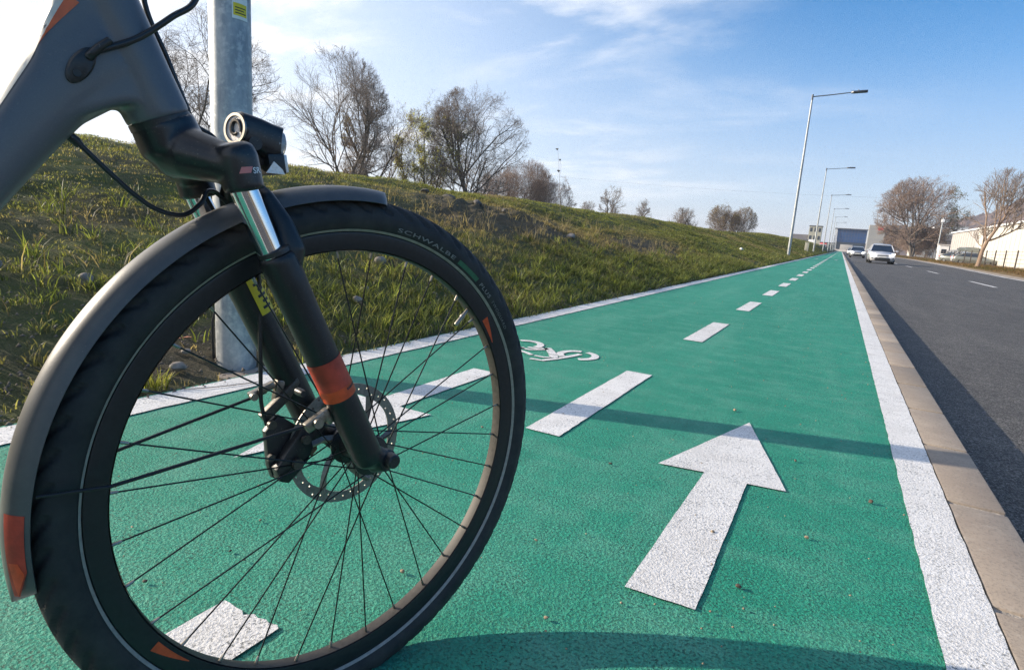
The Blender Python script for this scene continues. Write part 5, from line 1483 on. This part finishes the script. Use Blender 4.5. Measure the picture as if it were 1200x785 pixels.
# lorries
def lorry(loc, rz, label, boxm, cabm, W=2.4, L=6.5, H=3.2):
    r = empty('lorry', loc, rz); tag(r, label, 'lorry', 'lorries at the end of the road')
    m = MB(); m.box((0, .8, .9 + (H - .9) / 2), (W, L - 1.8, H - .9)); m.build('box', boxm, r, bevel=.05)
    m = MB(); m.prism([(-L / 2 - .2, .5), (-L / 2 + 1.6, .5), (-L / 2 + 1.6, 2.5), (-L / 2 + .4, 2.5), (-L / 2 - .1, 1.5)], -W / 2 + .05, W / 2 - .05, axis='X'); m.build('cab', cabm, r, bevel=.05)
    m = MB(); m.box((0, -L / 2 + .02, 1.95), (W - .4, .1, .8)); m.build('windscreen', M['dark_glass'], r, smooth=False)
    m = MB(); m.box((0, .5, .75), (W - .4, L - 1, .25)); m.build('chassis', M['car_black'], r, smooth=False)
    for sx in (-1, 1):
        for y in (-L / 2 + .8, L / 2 - 1.2):
            m = MB(); m.lathe([(0, -.12), (.45, -.12), (.45, .12), (0, .12)], 20, c=(sx * (W / 2 - .15), y, .45)); m.build('wheel', M['rubber'], r)
    return r
lorry((-10.2, 250, .1), 0, 'white lorry left of the lamp posts at the end of the bank', M['white'], M['white'], 2.4, 6.5, 3.9)
lorry((-6.6, 262, .1), 0, 'red fronted lorry between the far lamp posts', M['red_sign'], M['white'], 2.4, 6.5, 3.0)
lorry((3.0, 425, 0), R_(90), 'pale blue grey lorry parked across before the blue building', M['greyclad'], M['white'], 2.6, 8.6, 4.4)
# barrier at the end of the lane
br = empty('road_barrier', (-2, 412, 0)); tag(br, 'low pale concrete barrier across the end of the cycle lane', 'barrier')
for k in range(6):
    m = MB(); m.loft([[(-6.5 + k * 2.6 + sx * 1.27, sy * w, z) for sx, sy in ((-1, -1), (1, -1), (1, 1), (-1, 1))] for w, z in ((.35, 0), (.33, .3), (.14, .8), (.12, 1.3))]); m.build('block', M['barrier'], br, smooth=False)
# small ochre post on the bank by the second lamp
m = MB(); m.box((0, 0, .4), (.34, .2, .95)); m.box((0, 0, .90), (.38, .24, .06)); o = m.build('service_box', M['yellow_wall'], bevel=.02); o.location = (-2.95, 63, float(bank_z(-2.95, 63))); tag(o, 'ochre service box on the grass left of the third lamp post', 'service box')
# power line
pw = empty('power_line', (0, 300, 0)); tag(pw, 'thin sagging power cable across the sky behind the lamp posts', 'power line')
m = MB(); A = Vector((-170, -60, 29)); B = Vector((200, 20, 34)); n = 40
m.tube([A.lerp(B, i / n) + Vector((0, 0, -9 * (1 - (2 * i / n - 1) ** 2) )) for i in range(n + 1)], .022, 5); m.build('cable', M['wire'], pw)
for q in (A, B):
    m = MB(); m.tube([(q.x, q.y, 0), (q.x, q.y, q.z + .4)], [.35, .2], 8); m.build('pole', M['galv'], pw)

# ------------------------------------------------------------------ haze in the air
hm = bpy.data.materials.new('haze_air'); hm.use_nodes = True; ht = hm.node_tree; ht.nodes.clear()
ho = ht.nodes.new('ShaderNodeOutputMaterial'); hv = ht.nodes.new('ShaderNodeVolumePrincipled'); ht.links.new(hv.outputs[0], ho.inputs['Volume'])
hv.inputs['Color'].default_value = (.76, .86, 1., 1); hv.inputs['Density'].default_value = .0004; hv.inputs['Anisotropy'].default_value = .3
m = MB(); m.box((150, 480, 76), (1100, 1200, 155)); tag(m.build('haze', hm, smooth=False), kind='stuff')

# ------------------------------------------------------------------ camera
cam = bpy.data.cameras.new('camera'); co = bpy.data.objects.new('camera', cam); link(co)
f_px, pitch, roll, yaw, h = 677.8146, .1828, .0688, .502, .6951
cy, sy = math.cos(yaw), math.sin(yaw)
fwd = Vector((-sy * math.cos(pitch), cy * math.cos(pitch), -math.sin(pitch))); r0 = Vector((cy, sy, 0)); u0 = r0.cross(fwd)
rv = r0 * math.cos(roll) + u0 * math.sin(roll); uv = rv.cross(fwd)
mm = Matrix.Identity(4)
for i in range(3):
    mm[i][0] = rv[i]; mm[i][1] = uv[i]; mm[i][2] = -fwd[i]
mm[2][3] = h
co.matrix_world = mm
cam.sensor_width = 36; cam.sensor_fit = 'HORIZONTAL'; cam.lens = f_px / 1200 * 36; cam.clip_start = .02; cam.clip_end = 9000
scene.camera = co

# ------------------------------------------------------------------ light and sky
EL, AZ = R_(20), R_(17)                       # shadows run along (cos17, sin17)
sd = Vector((-math.cos(AZ) * math.cos(EL), -math.sin(AZ) * math.cos(EL), math.sin(EL)))   # towards the sun
su = bpy.data.lights.new('sun', 'SUN'); su.energy = 5.0; su.angle = R_(.53); su.color = (1., .88, .71)
so = bpy.data.objects.new('sun', su); link(so); so.rotation_euler = sd.to_track_quat('Z', 'Y').to_euler(); so.location = (-30, -10, 30)
w = bpy.data.worlds.new('World'); scene.world = w; w.use_nodes = True
nt = w.node_tree; nt.nodes.clear()
def N(k, **kw):
    x = nt.nodes.new(k)
    for a, b in kw.items(): setattr(x, a, b)
    return x
out = N('ShaderNodeOutputWorld'); bg = N('ShaderNodeBackground'); nt.links.new(bg.outputs[0], out.inputs[0])
sky = N('ShaderNodeTexSky'); sky.sky_type = 'NISHITA'; sky.sun_disc = False; sky.sun_elevation = EL
sky.sun_rotation = math.atan2(sd.x, sd.y); sky.air_density = 1.0; sky.dust_density = .8; sky.ozone_density = 1.6; sky.altitude = 150
tc = N('ShaderNodeTexCoord')
def vm(op, a, b=None):
    x = N('ShaderNodeVectorMath', operation=op); nt.links.new(a, x.inputs[0])
    if b is not None:
        if isinstance(b, (tuple, Vector)): x.inputs[1].default_value = tuple(b)
        else: nt.links.new(b, x.inputs[1])
    return x
def mt(op, a, b=0., c=False):
    x = N('ShaderNodeMath', operation=op); x.use_clamp = c
    for i, v in enumerate((a, b)):
        if isinstance(v, (int, float)): x.inputs[i].default_value = v
        else: nt.links.new(v, x.inputs[i])
    return x.outputs[0]
dr = vm('NORMALIZE', tc.outputs['Generated']).outputs[0]
sep = N('ShaderNodeSeparateXYZ'); nt.links.new(dr, sep.inputs[0])
zz = mt('ADD', mt('MAXIMUM', sep.outputs[2], 0.), .16)
pl_ = N('ShaderNodeCombineXYZ'); nt.links.new(mt('DIVIDE', sep.outputs[0], zz), pl_.inputs[0]); nt.links.new(mt('DIVIDE', sep.outputs[1], zz), pl_.inputs[1])
mp = N('ShaderNodeMapping'); nt.links.new(pl_.outputs[0], mp.inputs[0]); mp.inputs['Rotation'].default_value = (0, 0, R_(-32)); mp.inputs['Scale'].default_value = (.85, 1.5, 1)
def nz(vec, sc, det, ro, di=0.):
    x = N('ShaderNodeTexNoise'); nt.links.new(vec, x.inputs['Vector']); x.inputs['Scale'].default_value = sc; x.inputs['Detail'].default_value = det; x.inputs['Roughness'].default_value = ro; x.inputs['Distortion'].default_value = di
    return x.outputs['Fac']
def rp(fac, a, b):
    x = N('ShaderNodeMapRange'); x.interpolation_type = 'SMOOTHSTEP'; nt.links.new(fac, x.inputs[0]); x.inputs[1].default_value = a; x.inputs[2].default_value = b; return x.outputs[0]
wisps = rp(nz(mp.outputs[0], 1.35, 9, .57, .35), .45, .69)
patch = rp(nz(pl_.outputs[0], .7, 4, .5), .38, .56)
sun_h = Vector((sd.x, sd.y, 0)).normalized()
flat = N('ShaderNodeCombineXYZ'); nt.links.new(sep.outputs[0], flat.inputs[0]); nt.links.new(sep.outputs[1], flat.inputs[1])
side = vm('DOT_PRODUCT', vm('NORMALIZE', flat.outputs[0]).outputs[0], sun_h).outputs['Value']
near_sun = rp(side, -.45, .35)                # more cloud towards the sun's side of the sky
veil = rp(side, -.30, .80)
cl = mt('MULTIPLY', mt('MULTIPLY', wisps, mt('ADD', mt('MULTIPLY', patch, .75), .25)), mt('ADD', mt('MULTIPLY', near_sun, 1.), .03))
cl = mt('ADD', mt('MULTIPLY', cl, .95), mt('MULTIPLY', veil, .68), True)
hz = mt('MULTIPLY', mt('SUBTRACT', 1., rp(sep.outputs[2], -.02, .40)), .66)
mixh = N('ShaderNodeMix', data_type='RGBA'); nt.links.new(hz, mixh.inputs[0]); hs = N('ShaderNodeHueSaturation'); hs.inputs['Saturation'].default_value = 1.74; hs.inputs['Value'].default_value = 1.22; nt.links.new(sky.outputs[0], hs.inputs['Color']); gr = N('ShaderNodeMix', data_type='RGBA', blend_type='MULTIPLY'); gr.inputs[0].default_value = 1.; nt.links.new(hs.outputs[0], gr.inputs[6]); gr.inputs[7].default_value = (1.06, 1.0, 1.08, 1); nt.links.new(gr.outputs[2], mixh.inputs[6]); mixh.inputs[7].default_value = (5.0, 5.6, 7.6, 1)
mix = N('ShaderNodeMix', data_type='RGBA'); nt.links.new(cl, mix.inputs[0]); nt.links.new(mixh.outputs[2], mix.inputs[6]); mix.inputs[7].default_value = (7.6, 7.8, 8.2, 1)
nt.links.new(mix.outputs[2], bg.inputs['Color']); bg.inputs['Strength'].default_value = .085

vs_ = scene.view_settings
scene.display_settings.display_device = 'sRGB'
vs_.view_transform = 'Standard'; vs_.look = 'None'; vs_.gamma = 1; vs_.use_curve_mapping = False
vs_.exposure = .85
scene.cycles.use_denoising = True
scene.cycles.denoising_input_passes = 'RGB_ALBEDO_NORMAL'
scene.cycles.denoising_prefilter = 'NONE'
scene.cycles.max_bounces = 8
scene.cycles.sample_clamp_indirect = 6
